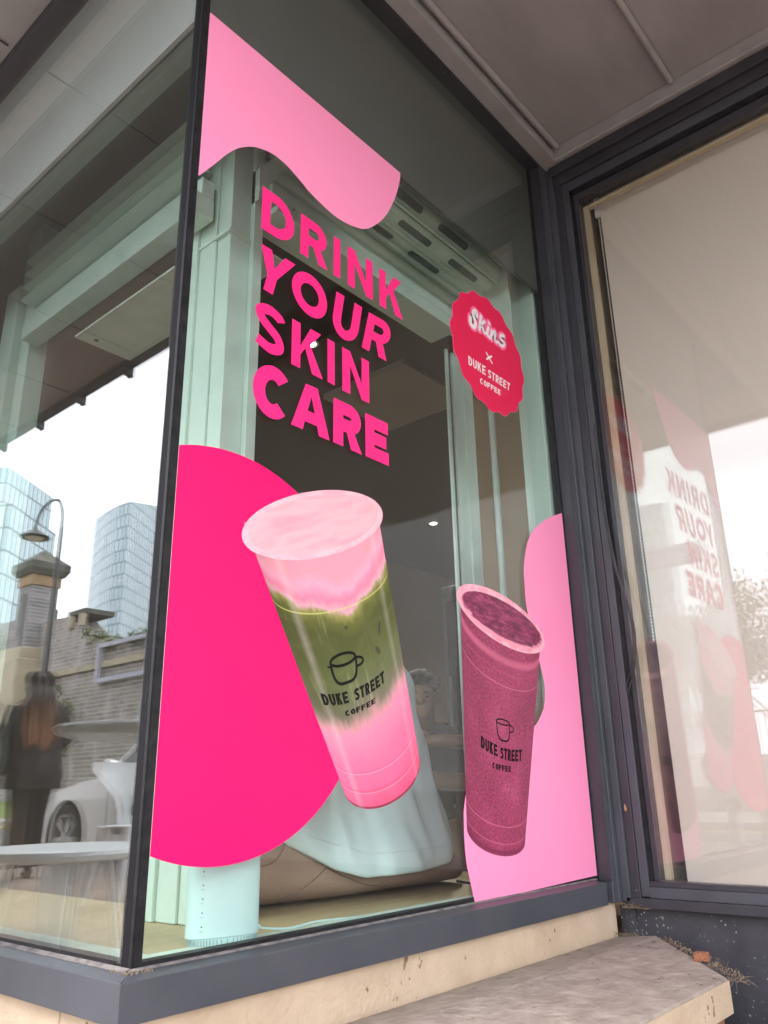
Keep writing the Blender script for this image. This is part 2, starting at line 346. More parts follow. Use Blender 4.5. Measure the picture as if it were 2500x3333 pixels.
MB().box(.07, XR, 1.712, 1.76, -.62, -.0795).build("stall_riser", RISER, shop)
MB().box(.022, .0695, 1.700, 1.76, -.62, -.0795).build("stall_riser_corner", RISER, shop)
# room walls behind the recessed window
MB().box(.121, 3.5, 1.775, 2.6, 2.6205, 2.70).build("interior_ceiling", BROWN_DK, shop)
MB().box(.121, 3.5, 1.775, 2.6, -.42, -.36).build("interior_floor", FLOOR_IN, shop)
MB().box(3.4, 3.5, 1.775, 2.6, -.36, 2.62).build("interior_wall", BROWN, shop)
MB().box(.101, 3.5, 1.741, 1.80, 2.60, 2.79).build("window_lintel", BROWN_DK, shop)
MB().box(.161, .1625, 1.77, 2.6, -.1, 2.62).build("window_reveal", mat("ochre reveal", (.30, .22, .14), .8, c2=(.12, .09, .06), scale=4), shop)
MB().box(.12, XR + .3, 2.6, 2.7, -.36, 2.62).build("inner_partition", BROWN, shop)
# soffit over recess and pavement
ZS = 2.78
SOFFIT_JOINT = mat("shadow gap strip", (.035, .033, .032), .6)
sf = MB().box(-9, 3.6, -1.42, 1.80, ZS, ZS + .12).build("soffit", SOFFIT, shop)
MB().box(P + .004, P + .05, -1.3, 1.7, 2.712, 2.7795).build("soffit_trim", SOFFIT_TRIM, sf, bevel=.003)
MB().box(P + .004, XR, 1.668, 1.735, 2.712, 2.7795).build("soffit_trim", SOFFIT_TRIM, sf, bevel=.003)
MB().box(P + .0, P + .06, -1.3, 1.72, 2.70, 2.7115).box(P + .061, XR, 1.650, 1.72, 2.70, 2.7115).build("soffit_trim", SOFFIT_TRIM, sf, bevel=.002)
for xx in (.115, .598, 1.85, 2.7):
    MB().tube([(xx, -1.40, ZS - .012), (xx, 1.655 if xx > .2 else 1.655, ZS - .012)], .0125, 12).build("soffit_rod", SOFFIT_TRIM, sf, smooth=True)
for i in range(12):
    xx = -8.6 + i * .75
    MB().box(xx, xx + .006, -1.40, -.06, ZS - .0075, ZS - .005).build("soffit_joint", SOFFIT_JOINT, sf)
for (sx_, sy_) in ((.30, 1.6625), (.95, 1.6625), (1.6, 1.6625)):
    q_ = MB().lathe([(.0001, .0035), (.004, .003), (.0055, 0), (.0055, -.002)], n=14).build("screw", FRAME, rw, smooth=True); q_.rotation_euler = (R(90), 0, 0); q_.location = (sx_, sy_, 2.668)
for sy_ in (.4, 1.0, 1.5):
    q_ = MB().lathe([(.0001, .0035), (.004, .003), (.0055, 0), (.0055, -.002)], n=14).build("screw", FRAME, sw, smooth=True); q_.rotation_euler = (R(180), 0, 0); q_.location = (.024, sy_, 2.692)
MB().box(-9, .02, -1.0, -.17, ZS - .0045, ZS - .0008).build("canopy_lining", mat("dark grey canopy lining", (.060, .058, .056), .7, c2=(.085, .082, .08), scale=2), sf)
MB().box(-9, .02, -1.41, -1.003, ZS - .0045, ZS - .0008).build("canopy_lining", mat("brown canopy lining", (.17, .14, .125), .6, c2=(.21, .175, .16), scale=2), sf)
for yy in (-.60,):
    MB().box(-9, .04, yy, yy + .006, ZS - .0072, ZS - .0052).build("soffit_joint", SOFFIT_JOINT, sf)
MB().box(-9, 3.6, -1.47, -1.4205, ZS - .05, ZS + .13).build("canopy_fascia", FRAME_DK, sf, bevel=.004)
for i in range(16):
    xx = -8.8 + i * .55
    MB().prism([(-1.478, ZS - .045), (-1.40, ZS - .051), (-1.40, ZS - .065), (-1.478, ZS - .10)], 'x', xx, xx + .045).build("canopy_bracket", FRAME_DK, sf)
# upper wall above the canopy
MB().box(-9, 3.6, -.05, .25, 2.91, 7.5).build("upper_wall", SANDSTONE, shop)
MB().box(-9, XL - .001, -.05, .25, -.5, 2.775).build("pier_wall", SANDSTONE, shop)
MB().box(XR + .001, 3.9, 1.60, 2.2, -.5, 2.775).build("side_wall", SANDSTONE, shop)
# interior shell
MB().box(-7.0, -.02, .0595, 7.2, 2.62, 2.70).build("interior_ceiling", BROWN_DK, shop)
MB().box(-7.0, -6.9, .1, 7.2, -.36, 2.62).build("interior_wall", BROWN, shop)
MB().box(-6.9, .12, 7.1, 7.2, -.36, 2.62).build("interior_wall", BROWN, shop)
MB().box(.0, .12, 1.77, 7.1, -.36, 2.6195).build("interior_wall", BROWN, shop)
MB().box(-6.9, .0, .3005, 7.1, -.42, GZ).build("interior_floor", FLOOR_IN, shop)
MB().box(-1.93, -1.28, 2.345, 2.985, 2.585, 2.6195).build("ceiling_panel", mat("pale ceiling tile", (.32, .30, .26), .8, c2=(.35, .33, .28), scale=3), shop)
MB().box(-4.2, -4.1, 3.2, 7.1, -.36, 2.6).build("interior_partition", BROWN, shop)
# window board inside
wb = MB()
wb.box(-.72, -.1005, .1005, 1.66, -.03, -.004).build("window_board", BOARD, shop, bevel=.002)
MB().box(-3.3, -.7205, .1005, .50, -.03, -.0045).build("window_board", BOARD, shop, bevel=.002)
MB().box(-.100, -.0315, .032, 1.62, -.02, .0005).build("inner_sill", MINT_EDGE, shop, bevel=.001)
MB().box(-3.3, -.1005, .032, .1000, -.02, .0002).build("inner_sill", MINT_EDGE, shop, bevel=.001)
MB().box(-.74, -.7205, .50, 1.66, GZ, -.03).build("board_front", BROWN, shop)
# bulkhead at window head inside
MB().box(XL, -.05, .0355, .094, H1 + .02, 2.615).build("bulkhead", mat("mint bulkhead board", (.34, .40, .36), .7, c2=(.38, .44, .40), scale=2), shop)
# mint jamb lining at the recessed end
MB().box(-.13, -.033, 1.600, 1.6295, .001, 2.615).build("jamb_lining", MINT, shop, bevel=.002)
MB().box(-.50, -.201, 1.76, 1.765, -.3, 2.615).build("interior_wall", BROWN, shop)

# ------------------------------------------------------------------ roller shutters (inside the glass)
def shutter(axis, a, b, off, cz, rad, label, slots=False):
    """drum of curved laths along the window, box plate, bottom rail and guides"""
    t = thing("roller_shutter", label, "roller shutter", (0, 0, 0), "mint green roller shutters")
    def at(u, d, z):       # u along the window, d distance inside
        return (-d, u, z) if axis == 'y' else (u, d, z)
    prof = []
    nl = 13
    for k in range(nl):
        a0 = math.pi * 2 * k / nl + .25
        for q in range(9):
            th = a0 + (math.pi * 2 / nl) * (0, .04, .2, .35, .5, .65, .84, .86, .985)[q]
            rr = rad * (.86, .93, .975, 1.0, 1.005, .995, .975, 1.07, 1.06)[q]
            prof.append((rr * math.cos(th), rr * math.sin(th)))
    d = MB().loop_prism([at(a, off + p[0], cz + p[1]) for p in prof], [at(b, off + p[0], cz + p[1]) for p in prof])
    drum = d.build("shutter_drum", MINT, t)
    return t, at, drum
# side window shutter
t1, at1, drum1 = shutter('y', .47, 1.515, .225, 2.275, .150, "mint shutter drum with slotted laths behind the lettering and badge")
if True:
    for k, (ang, ulist) in enumerate(((-42, (.66, .93, 1.20)), (-69.7, (.78, 1.05, 1.34)), (-97.4, (.64, .92, 1.19)))):
        for u in ulist:
            c, s_ = math.cos(R(ang)), math.sin(R(ang))
            mb = MB(); r = .1545; w = .0125
            pts = []
            for q in range(16):
                th = 2 * math.pi * q / 16
                uu = u + (.075 if math.cos(th) > 0 else -.075) + .011 * math.cos(th); ww = w * math.sin(th)
                pts.append((uu, ww))
            A = [at1(p[0], .225 - (r * c - p[1] * s_), 2.275 + r * s_ + p[1] * c) for p in pts]
            B = [at1(p[0], .225 - ((r - .016) * c - p[1] * s_), 2.275 + (r - .012) * s_ + p[1] * c) for p in pts]
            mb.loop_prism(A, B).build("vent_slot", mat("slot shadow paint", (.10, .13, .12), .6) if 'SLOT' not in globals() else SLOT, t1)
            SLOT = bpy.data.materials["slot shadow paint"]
lath = MB()
for k in range(3):       # the first unrolled laths behind the drum
    z1 = 2.06 - k * .0
# hanging laths inside of drum down to bottom rail
pr = []
zt = 2.26
for k in range(4):
    for q in range(7):
        z = zt - k * .075 - .075 * q / 7
        pr.append((.325 - .014 * math.sin(math.pi * q / 6), z))
A = [(-p[0], p[1]) for p in pr] + [(-(p[0] + .006), p[1]) for p in reversed(pr)]
MB().loop_prism([(x, .46, z) for x, z in A], [(x, 1.50, z) for x, z in A]).build("shutter_curtain", MINT, t1)
MB().box(-.35, -.262, .46, 1.40, 1.985, 2.02).box(-.270, -.262, .46, 1.40, 1.925, 1.984).box(-.36, -.235, .46, 1.37, 1.905, 1.924).build("bottom_rail", MINT, t1, bevel=.002)
MB().box(-.36, -.085, 1.517, 1.525, 1.86, 2.50).build("end_plate", MINT_EDGE, t1)
MB().box(-.10, -.085, 1.50, 1.516, 1.80, 1.90).build("fixing_tab", MINT_EDGE, t1)
# right guide: channel with pale edges
for (x0, x1, y0, y1, m_) in ((-.345, -.335, 1.432, 1.444, MINT_EDGE), (-.352, -.346, 1.444, 1.47, FRAME), (-.345, -.335, 1.470, 1.480, MINT_EDGE), (-.352, -.342, 1.481, 1.535, MINT), (-.352, -.335, 1.537, 1.60, MINT_EDGE)):
    MB().box(x0, x1, y0, y1, -.003, 1.90).build("guide_rail", m_, t1)
# left guide by the corner, with flared top
for (x0, x1, y0, y1, zt_) in ((-.50, -.445, .335, .42, 2.35), (-.445, -.37, .345, .42, 2.35), (-.369, -.31, .352, .43, 2.35), (-.309, -.29, .42, .455, 2.35)):
    MB().box(x0, x1, y0, y1, -.003, zt_).build("guide_rail", MINT, t1, bevel=.002)
fl = MB().prism([(.42, 1.94), (.452, 1.99), (.50, 2.10), (.545, 2.14), (.53, 2.16), (.47, 2.13), (.42, 2.06)], 'x', -.335, -.272)
fl.build("guide_flare", MINT_EDGE, t1)
# front window shutter
t2 = thing("roller_shutter", "mint shutter curtain with ribbed laths across the top of the street window", "roller shutter", (0, 0, 0), "mint green roller shutters")
pr = []
LP = ((.0, .050), (.10, .030), (.22, .012), (.4, -.002), (.58, -.008), (.72, -.010), (.80, -.012), (.82, -.028), (.93, -.030), (.96, .050))
for k in range(4):
    for f, dy in LP:
        pr.append((.262 + dy, 2.230 - (k + f) * .0572))
A = [(p[0], p[1]) for p in pr] + [(p[0] + .03, p[1]) for p in reversed(pr)]
MB().loop_prism([(-1.40, y, z) for y, z in A], [(-.40, y, z) for y, z in A]).build("shutter_curtain", MINT, t2)
MB().box(-1.42, -.37, .285, .33, 1.935, 1.995).box(-1.42, -.37, .262, .332, 1.862, 1.934).build("bottom_rail", MINT_EDGE, t2, bevel=.003)
MB().box(-1.16, -.30, .34, .56, 1.80, 1.808).build("cover_plate", MINT_EDGE, t2)
MB().lathe([(.0001, -.004), (.008, -.003), (.009, 0)], (-1.12, .40, 1.80), 12).build("bolt", FRAME_DK, t2)
MB().box(-1.505, -1.43, .30, .37, -.003, 2.15).build("guide_rail", MINT, t2, bevel=.003)
MB().box(-1.62, -1.51, .27, .37, -.003, 2.15).build("guide_rail", MINT, t2, bevel=.003)
MB().box(-1.56, -1.45, .30, .36, 2.15, 2.42).build("end_plate", MINT, t2)
fc = thing("fridge_cabinet", "tall dark upright cabinet standing inside, seen between the two printed cups", "cabinet", (-1.42, 3.3, GZ))
MB().box(-1.42 - .22, -1.42 + .30, 3.1, 3.6, GZ, 1.46).build("cabinet_body", mat("dark grey cabinet", (.045, .045, .05), .4, c2=(.06, .06, .066), scale=3), fc, bevel=.01)
MB().box(-1.42 - .18, -1.42 + .26, 3.085, 3.0995, .1, 1.46 - .1).build("cabinet_door", mat("smoked glass door", (.02, .02, .024), .12, c2=(.03, .03, .034), scale=2), fc, bevel=.004)
MB().tube([(-1.42 - .15, 3.06, .5), (-1.42 - .15, 3.06, .9)], .01, 8).build("door_handle", FRAME, fc)
tag(MB().tube([(-.31, 1.690, -.003), (-.31, 1.690, 1.72)], .0135, 16).build("steel_pole", MINT_EDGE, None, smooth=True), "thin round mint painted pole under the badge, from sill upward", "pole")

# ------------------------------------------------------------------ stone ledge, litter
lg = MB()
top = {}
def L(x, y, z): return (x, y, z)
y0 = -.9
ring_t = [L(.021, y0, -.160), L(.165, y0, -.143), L(.455, y0, -.172)]
ring_e = [L(.021, 1.662, -.160), L(.150, 1.652, -.146), L(.455, 1.345, -.172)]
low = [L(.455, y0, -.246), L(.021, y0, -.246)]; lowe = [L(.455, 1.345, -.246), L(.021, 1.662, -.246)]
lm = MB().loop_prism(ring_t + low, ring_e + lowe)
ledge = lm.build("stone_ledge", FLAG, None, bevel=.006); tag(ledge, "worn grey flagstone ledge with sloping front under the side window", "ledge")
MB().box(.05, .449, y0, 1.30, -.62, -.2465).build("ledge_base", BRICK_RED, ledge)
MB().loop_prism([(.4555, y0, -.176), (.4575, y0, -.176), (.4575, y0, -.244), (.4555, y0, -.244)], [(.4555, 1.343, -.176), (.4575, 1.343, -.176), (.4575, 1.343, -.244), (.4555, 1.343, -.244)]).build("ledge_face", SANDSTONE, ledge)
lit = MB(); rng = random.Random(7)
def twig(mb, c, n, spread, ln, rng):
    for _ in range(n):
        p = Vector(c) + Vector((rng.gauss(0, spread[0]), rng.gauss(0, spread[1]), abs(rng.gauss(0, spread[2]))))
        d = Vector((rng.gauss(0, 1), rng.gauss(0, 1), rng.gauss(0, .35))).normalized() * ln * rng.uniform(.4, 1.3)
        q = p + d * .5 + Vector((rng.gauss(0, .15), rng.gauss(0, .15), rng.gauss(0, .15))) * ln
        mb.tube([p, q, p + d], [.0005, .00045, .0002], 4)
twig(lit, (.06, 1.655, -.157), 55, (.022, .006, .004), .026, rng)
twig(lit, (.075, 1.672, -.079), 60, (.020, .006, .004), .022, rng)
for k in range(12):
    f = k / 11; twig(lit, (.17 + .30 * f, 1.650 - .29 * f, -.157 - .02 * f), 3 + int(7 * f * f * 2), (.012, .007, .003), .020 + .014 * f, rng)
for k in range(230):
    f = rng.random(); x = .16 + .31 * f + rng.gauss(0, .012); y = 1.655 - .30 * f + abs(rng.gauss(0, .02)); z = -.153 - .02 * f
    s_ = rng.uniform(.0006, .0024); lit.box(x, x + s_, y, y + s_ * 1.4, z - .002, z + s_)
for k in range(160):
    x = rng.uniform(.045, .13); y = rng.uniform(1.655, 1.685); s_ = rng.uniform(.0006, .002); lit.box(x, x + s_, y, y + s_, -.080, -.0785 + s_)
for k in range(140):
    x = rng.uniform(-.03, .02); s_ = rng.uniform(.0004, .0012); y = rng.uniform(-.02, .03); lit.box(x, x + s_, y, y + s_, -.0035, .001 + s_ * .5)
tag(lit.build("debris", DRY, None), "dry twigs, leaf crumbs and grit along the ledge end and sill corners", "debris", kind='stuff')
tag(MB().add([(.455, 1.36, -.150), (.49, 1.375, -.150), (.485, 1.40, -.150), (.452, 1.385, -.150), (.455, 1.36, -.128), (.488, 1.374, -.130), (.483, 1.398, -.130), (.454, 1.383, -.128)],
    [(0, 3, 2, 1), (4, 5, 6, 7), (0, 1, 5, 4), (1, 2, 6, 5), (2, 3, 7, 6), (3, 0, 4, 7)]).build("brick_fragment", BRICK_RED, None, bevel=.002, loc=(-.115, .075, -.012)), "small orange brick chip lying between ledge end and dark riser", "brick")
tag(MB().add([(.076, 1.689, .205), (.081, 1.683, .214), (.089, 1.687, .209), (.087, 1.684, .200), (.091, 1.689, .192), (.084, 1.686, .187), (.078, 1.684, .193), (.0805, 1.679, .199)],
    [(0, 7, 1), (1, 7, 2), (2, 7, 3), (3, 7, 4), (4, 7, 5), (5, 7, 6), (6, 7, 0)]).build("dried_leaf", LEAF_DRY, None), "curled brown dried leaf stuck on the grey inner post", "leaf")
cb = MB()
pts = [(.126, 1.690, 1.50), (.128, 1.686, 1.30), (.134, 1.682, 1.12), (.150, 1.676, .96), (.176, 1.672, .84), (.188, 1.672, .76), (.184, 1.674, .69), (.166, 1.680, .62), (.140, 1.688, .565), (.133, 1.692, .54)]
def smooth_path(pts, n=6):
    out = []; P_ = [Vector(p) for p in pts]
    for i in range(len(P_) - 1):
        a, b, c, d = P_[max(i - 1, 0)], P_[i], P_[i + 1], P_[min(i + 2, len(P_) - 1)]
        for k in range(n):
            t = k / n
            out.append(.5 * ((2 * b) + (-a + c) * t + (2 * a - 5 * b + 4 * c - d) * t * t + (-a + 3 * b - 3 * c + d) * t ** 3))
    out.append(P_[-1]); return out
cb.tube(smooth_path(pts), .0028, 8)
pts2 = [(p[0] - .006 * (1 if i not in (0, 9) else 0), p[1] - .001, p[2] + .012) for i, p in enumerate(pts)]
cb.tube(smooth_path(pts2), .0028, 8)
tag(cb.build("black_cable", BLACK_PL, None, smooth=True), "black gasket cable hanging in a loose loop on the recessed window edge", "cable")

# ------------------------------------------------------------------ roller blind
rb = thing("roller_blind", "beige roller blind pulled down behind the recessed window", "blind", (.2, 1.80, 0))
MB().box(.205, XR - .02, 1.799, 1.8005, -.02, 2.52).build("blind_fabric", BLIND, rb)
MB().tube([(.20, 1.815, 2.535), (XR - .02, 1.815, 2.535)], .022, 20).build("blind_tube", BLIND, rb, smooth=True)
MB().prism([(.188, 2.45), (.206, 2.45), (.210, 2.50), (.206, 2.56), (.188, 2.56)], 'y', 1.785, 1.796).build("blind_bracket", WHITE_PL, rb)
ch = MB()
for i in range(150):
    z = 2.44 - i * .0115; ch.lathe([(.0003, -.0034), (.0028, -.0018), (.0034, 0), (.0028, .0018), (.0003, .0034)], (.2035, 1.782, z), 6)
ch.tube([(.2035, 1.782, 2.45), (.2035, 1.782, .72)], .0008, 4)
ch.build("bead_chain", CHAIN, rb)

# ------------------------------------------------------------------ ceiling downlights
dl0 = None
LAMP_ON = emit_mat("lit downlight", (1, .93, .8), 10)
for i, (x, y) in enumerate(((-2.31, 4.9), (-2.9, 6.13), (-3.0, 4.86), (-3.63, 4.7), (-1.56, 1.87))):
    if dl0 is None:
        d = thing("downlight", "x", "ceiling light", (0, 0, 0), "small round ceiling downlights")
        MB().lathe([(.030, -.004), (.045, -.006), (.048, 0)], (0, 0, 0), 20).build("trim_ring", WHITE_PL, d)
        MB().lathe([(.0001, -.007), (.028, -.007), (.028, -.0045)], (0, 0, 0), 20).build("lamp", LAMP_ON, d)
        dl0 = d
    else:
        d = dl0.copy(); col.objects.link(d)
        for c_ in list(dl0.children):
            q = c_.copy(); q.parent = d; col.objects.link(q)
    d.location = (x, y, 2.6195)
    d['label'] = ("small lit downlight seen between guide rail and white pole, below the badge", "small lit downlight seen near the top of the right pale pink film", "small lit downlight alone on the brown ceiling between the two cups, above the smoothie", "small lit downlight close to the rim of the matcha cup", "small lit downlight showing beside the K of the word SKIN")[i]
# extra spots standing apart from the downlights, added to brighten the dark room
for i, (x, y) in enumerate(((-2.4, 4.4), (-3.0, 3.2))):
    pd = bpy.data.lights.new("room_fill_spot", 'SPOT'); pd.energy = 85; pd.spot_size = R(120); pd.shadow_soft_size = .06; pd.color = (1, .86, .7)
    po = bpy.data.objects.new("room_fill_spot", pd); col.objects.link(po); po.location = (x, y, 2.60)
# ------------------------------------------------------------------ printed vinyl on the side window: (y, z) on the glass
FILM_TOP = [(0.018,2.1143),(0.7542,2.1038),(0.7516,2.0745),(0.7339,1.9994),(0.6947,1.9117),(0.651,1.8461),(0.5934,1.789),(0.5414,1.7655),(0.4915,1.7553),(0.4433,1.7565),(0.3745,1.771),(0.3394,1.7853),(0.2864,1.8048),(0.2355,1.8082),(0.1861,1.7929),(0.1543,1.7733),(0.1231,1.7445),(0.0935,1.706),(0.0621,1.6561),(0.0185,1.5922)]
DISC = [(0.1635,0.5473),(-0.4067,-0.0601),(-0.0593,0.4009)]
FILM_RIGHT = [(1.6069,1.1792),(1.5394,1.15),(1.4605,1.1086),(1.3959,1.0622),(1.3538,1.0108),(1.328,0.949),(1.319,0.912),(1.3183,0.8819),(1.3171,0.8235),(1.3222,0.7844),(1.3364,0.7333),(1.3542,0.6829),(1.3704,0.6345),(1.3853,0.5898),(1.3898,0.5501),(1.3813,0.5098),(1.3554,0.4738),(1.3068,0.4349),(1.2219,0.399),(1.1217,0.363),(1.0278,0.3218),(0.9746,0.2834),(0.9476,0.2575),(0.933,0.2137),(0.9312,0.1935),(0.9297,0.147),(0.9331,0.0968),(0.9468,0.047),(0.962,-0.0006),(1.2526,0.0006),(1.6162,0.0025),(1.6135,0.4165),(1.6115,0.765)]
RIM1 = [(0.4138,0.8544),(-0.2249,-0.087),(-0.028,0.0723)]
BODY1 = [(0.2284,0.7388),(0.6315,0.8875),(0.7582,0.3421),(0.4951,0.2654),(0.5521,0.2295)]
FOAM1 = [(0.4125,0.8556),(-0.2081,-0.0814),(-0.0238,0.0609)]
RIM2 = [(1.1802,0.7367),(-0.2313,0.0416),(0.0134,0.0746)]
BODY2 = [(0.9641,0.7376),(1.3761,0.6611),(1.2123,0.1257),(0.9419,0.1773),(1.1069,0.0977)]
FOAM2 = [(1.1826,0.7341),(-0.2037,0.0322),(0.009,0.0568)]
BADGE = (1.2054,1.6476,0.2193)
BIG = [('D',[(0.208,1.689),(0.3143,1.6875),(0.3174,1.563),(0.2083,1.5631)]),('R',[(0.3386,1.6871),(0.4365,1.6859),(0.4373,1.5624),(0.338,1.5635)]),('I',[(0.46,1.6862),(0.4856,1.6871),(0.4854,1.5631),(0.4591,1.5621)]),('N',[(0.5141,1.6848),(0.6172,1.6878),(0.6171,1.5608),(0.514,1.5601)]),('K',[(0.6455,1.6845),(0.7479,1.6862),(0.749,1.5589),(0.645,1.5596)]),('Y',[(0.2101,1.5191),(0.3232,1.5194),(0.2907,1.3926),(0.1825,1.3974)]),('O',[(0.3107,1.5171),(0.4353,1.5178),(0.4361,1.3925),(0.3138,1.3971)]),('U',[(0.4708,1.5163),(0.5715,1.5161),(0.5455,1.3806),(0.4484,1.3851)]),('R',[(0.599,1.5144),(0.7049,1.5189),(0.6696,1.3902),(0.5679,1.39)]),('S',[(0.1984,1.3636),(0.2922,1.3589),(0.2927,1.229),(0.2008,1.2379)]),('K',[(0.3158,1.3594),(0.4183,1.3587),(0.4221,1.234),(0.3156,1.2337)]),('I',[(0.438,1.3579),(0.4637,1.3581),(0.4645,1.2336),(0.4388,1.2351)]),('N',[(0.4921,1.3576),(0.5961,1.3582),(0.5955,1.2322),(0.4924,1.2315)]),('C',[(0.2054,1.2042),(0.3237,1.2049),(0.3128,1.0671),(0.1981,1.0724)]),('A',[(0.319,1.1981),(0.4498,1.2043),(0.4472,1.0761),(0.3193,1.076)]),('R',[(0.4602,1.1989),(0.5664,1.201),(0.5646,1.0751),(0.4595,1.0769)]),('E',[(0.5782,1.1991),(0.6707,1.1992),(0.67,1.0761),(0.5779,1.0763)])]
BADGE_WORDS = [('DUKE',[(1.0778,1.5832),(1.1778,1.5843),(1.1741,1.5505),(1.0782,1.5505)]),('STREET',[(1.1909,1.5806),(1.3269,1.58),(1.3194,1.5496),(1.1883,1.5497)]),('COFFEE',[(1.1398,1.5289),(1.2608,1.5291),(1.2576,1.509),(1.1387,1.507)])]
SKINS = [(40,[(1.1439,1.7611),(1.1438,1.7759),(1.1337,1.7764),(1.1245,1.7652),(1.1247,1.7506),(1.1328,1.7383),(1.1324,1.7221),(1.1219,1.7098),(1.1089,1.7112),(1.1032,1.7217),(1.106,1.739)]),(34,[(1.1702,1.7736),(1.1625,1.747),(1.1552,1.7154)]),(28,[(1.1907,1.7629),(1.1791,1.7521),(1.1631,1.7365),(1.1752,1.734),(1.1818,1.7182),(1.1943,1.7185)]),(30,[(1.2123,1.7499),(1.2037,1.7282),(1.2043,1.715),(1.2189,1.7135)]),(30,[(1.2175,1.7695),(1.2189,1.7675)]),(28,[(1.231,1.7462),(1.2252,1.7245),(1.2237,1.7116)]),(28,[(1.2265,1.7251),(1.2439,1.7467),(1.2549,1.7489),(1.248,1.7266),(1.2507,1.7128),(1.2639,1.716)]),(30,[(1.3086,1.7596),(1.2926,1.7551),(1.2842,1.7402),(1.299,1.7358),(1.3094,1.7308),(1.2988,1.7164),(1.283,1.7122),(1.2727,1.7172)])]
CROSS = [(26,[(1.1873,1.642),(1.2032,1.6291),(1.2195,1.6148)]),(26,[(1.22,1.6416),(1.1875,1.6171)])]
C1W = [[(0.4204,0.468),(0.5056,0.479)],[(0.4328,0.444),(0.5125,0.4545)],[(0.5276,0.4851),(0.632,0.537)],[(0.5318,0.4594),(0.6367,0.5111)],[(0.4973,0.4353),(0.5999,0.4716)],[(0.501,0.4236),(0.6014,0.4595)]]
C1MUG = [[(0.4519,0.5359),(0.5328,0.562)],[(0.5057,0.4982)],[(0.5578,0.5523)]]
C2W = [[(1.0277,0.4013),(1.1044,0.3788)],[(1.0246,0.371),(1.1024,0.3481)],[(1.1188,0.3743),(1.2306,0.3703)],[(1.1151,0.3439),(1.2244,0.3388)],[(1.0747,0.3342),(1.1673,0.3234)],[(1.0737,0.3183),(1.1654,0.3089)]]
C2MUG = [[(1.1079,0.4443),(1.1737,0.4384)],[(1.1392,0.3904)],[(1.1873,0.4229)],[(1.1344,0.4547)]]

VT = .00028
def slab(mb, contours, x0, x1):
    """contours: [outer, hole, ...] of (y, z) -> thin solid sheet"""
    tri = tessellate_polygon([[Vector((p[0], p[1], 0)) for p in c] for c in contours])
    flat = [p for c in contours for p in c]; n = len(flat)
    vs = [(x1, p[0], p[1]) for p in flat] + [(x0, p[0], p[1]) for p in flat]
    fs = [tuple(t) for t in tri] + [tuple(i + n for i in reversed(t)) for t in tri]
    k = 0
    for c in contours:
        m = len(c)
        fs += [(k + i, k + (i + 1) % m, n + k + (i + 1) % m, n + k + i) for i in range(m)]; k += m
    mb.add(vs, fs); return mb
def spline2(pts, n=6, closed=False):
    P_ = [Vector((p[0], p[1])) for p in pts]; out = []; m = len(P_)
    rng_ = range(m if closed else m - 1)
    for i in rng_:
        if closed: a, b, c, d = P_[(i - 1) % m], P_[i], P_[(i + 1) % m], P_[(i + 2) % m]
        else: a, b, c, d = P_[max(i - 1, 0)], P_[i], P_[i + 1], P_[min(i + 2, m - 1)]
        for k in range(n):
            t = k / n; q = .5 * ((2 * b) + (-a + c) * t + (2 * a - 5 * b + 4 * c - d) * t * t + (-a + 3 * b - 3 * c + d) * t ** 3)
            out.append((q.x, q.y))
    if not closed: out.append((P_[-1].x, P_[-1].y))
    return out
# films
top_pts = [(.0205, H1 - .001), (.758, H1 - .001)] + spline2([(.7558, 2.0745)] + FILM_TOP[3:-1] + [(.0205, 1.594)], 5)
d = slab(MB(), [top_pts], .0006, .0006 + VT).build("window_decal", VINYL_PALE)
tag(d, "pale pink wave shaped film across the top left of the side window", "window decal")
cx_, cz_, rr_ = .1655, .5475, .4056
a0 = math.acos((.0205 - cx_) / rr_)
disc = [(cx_ + rr_ * math.cos(a), cz_ + rr_ * math.sin(a)) for a in [a0 - (2 * a0) * i / 120 for i in range(121)]]
d = slab(MB(), [disc], .0006, .0006 + VT).build("window_decal", VINYL_HOT)
tag(d, "large plain hot pink disc film at the left of the side window", "window decal")
fr = [tuple(p) for p in FILM_RIGHT]
right = spline2([(1.6115, 1.18)] + fr[1:29], 4) + [(1.62, .0105), (1.6115, .0105), (1.6115, .6)][1:]
d = slab(MB(), [right], .0006, .0006 + VT).build("window_decal", VINYL_PALE)
tag(d, "pale pink wavy film down the right edge of the side window", "window decal")

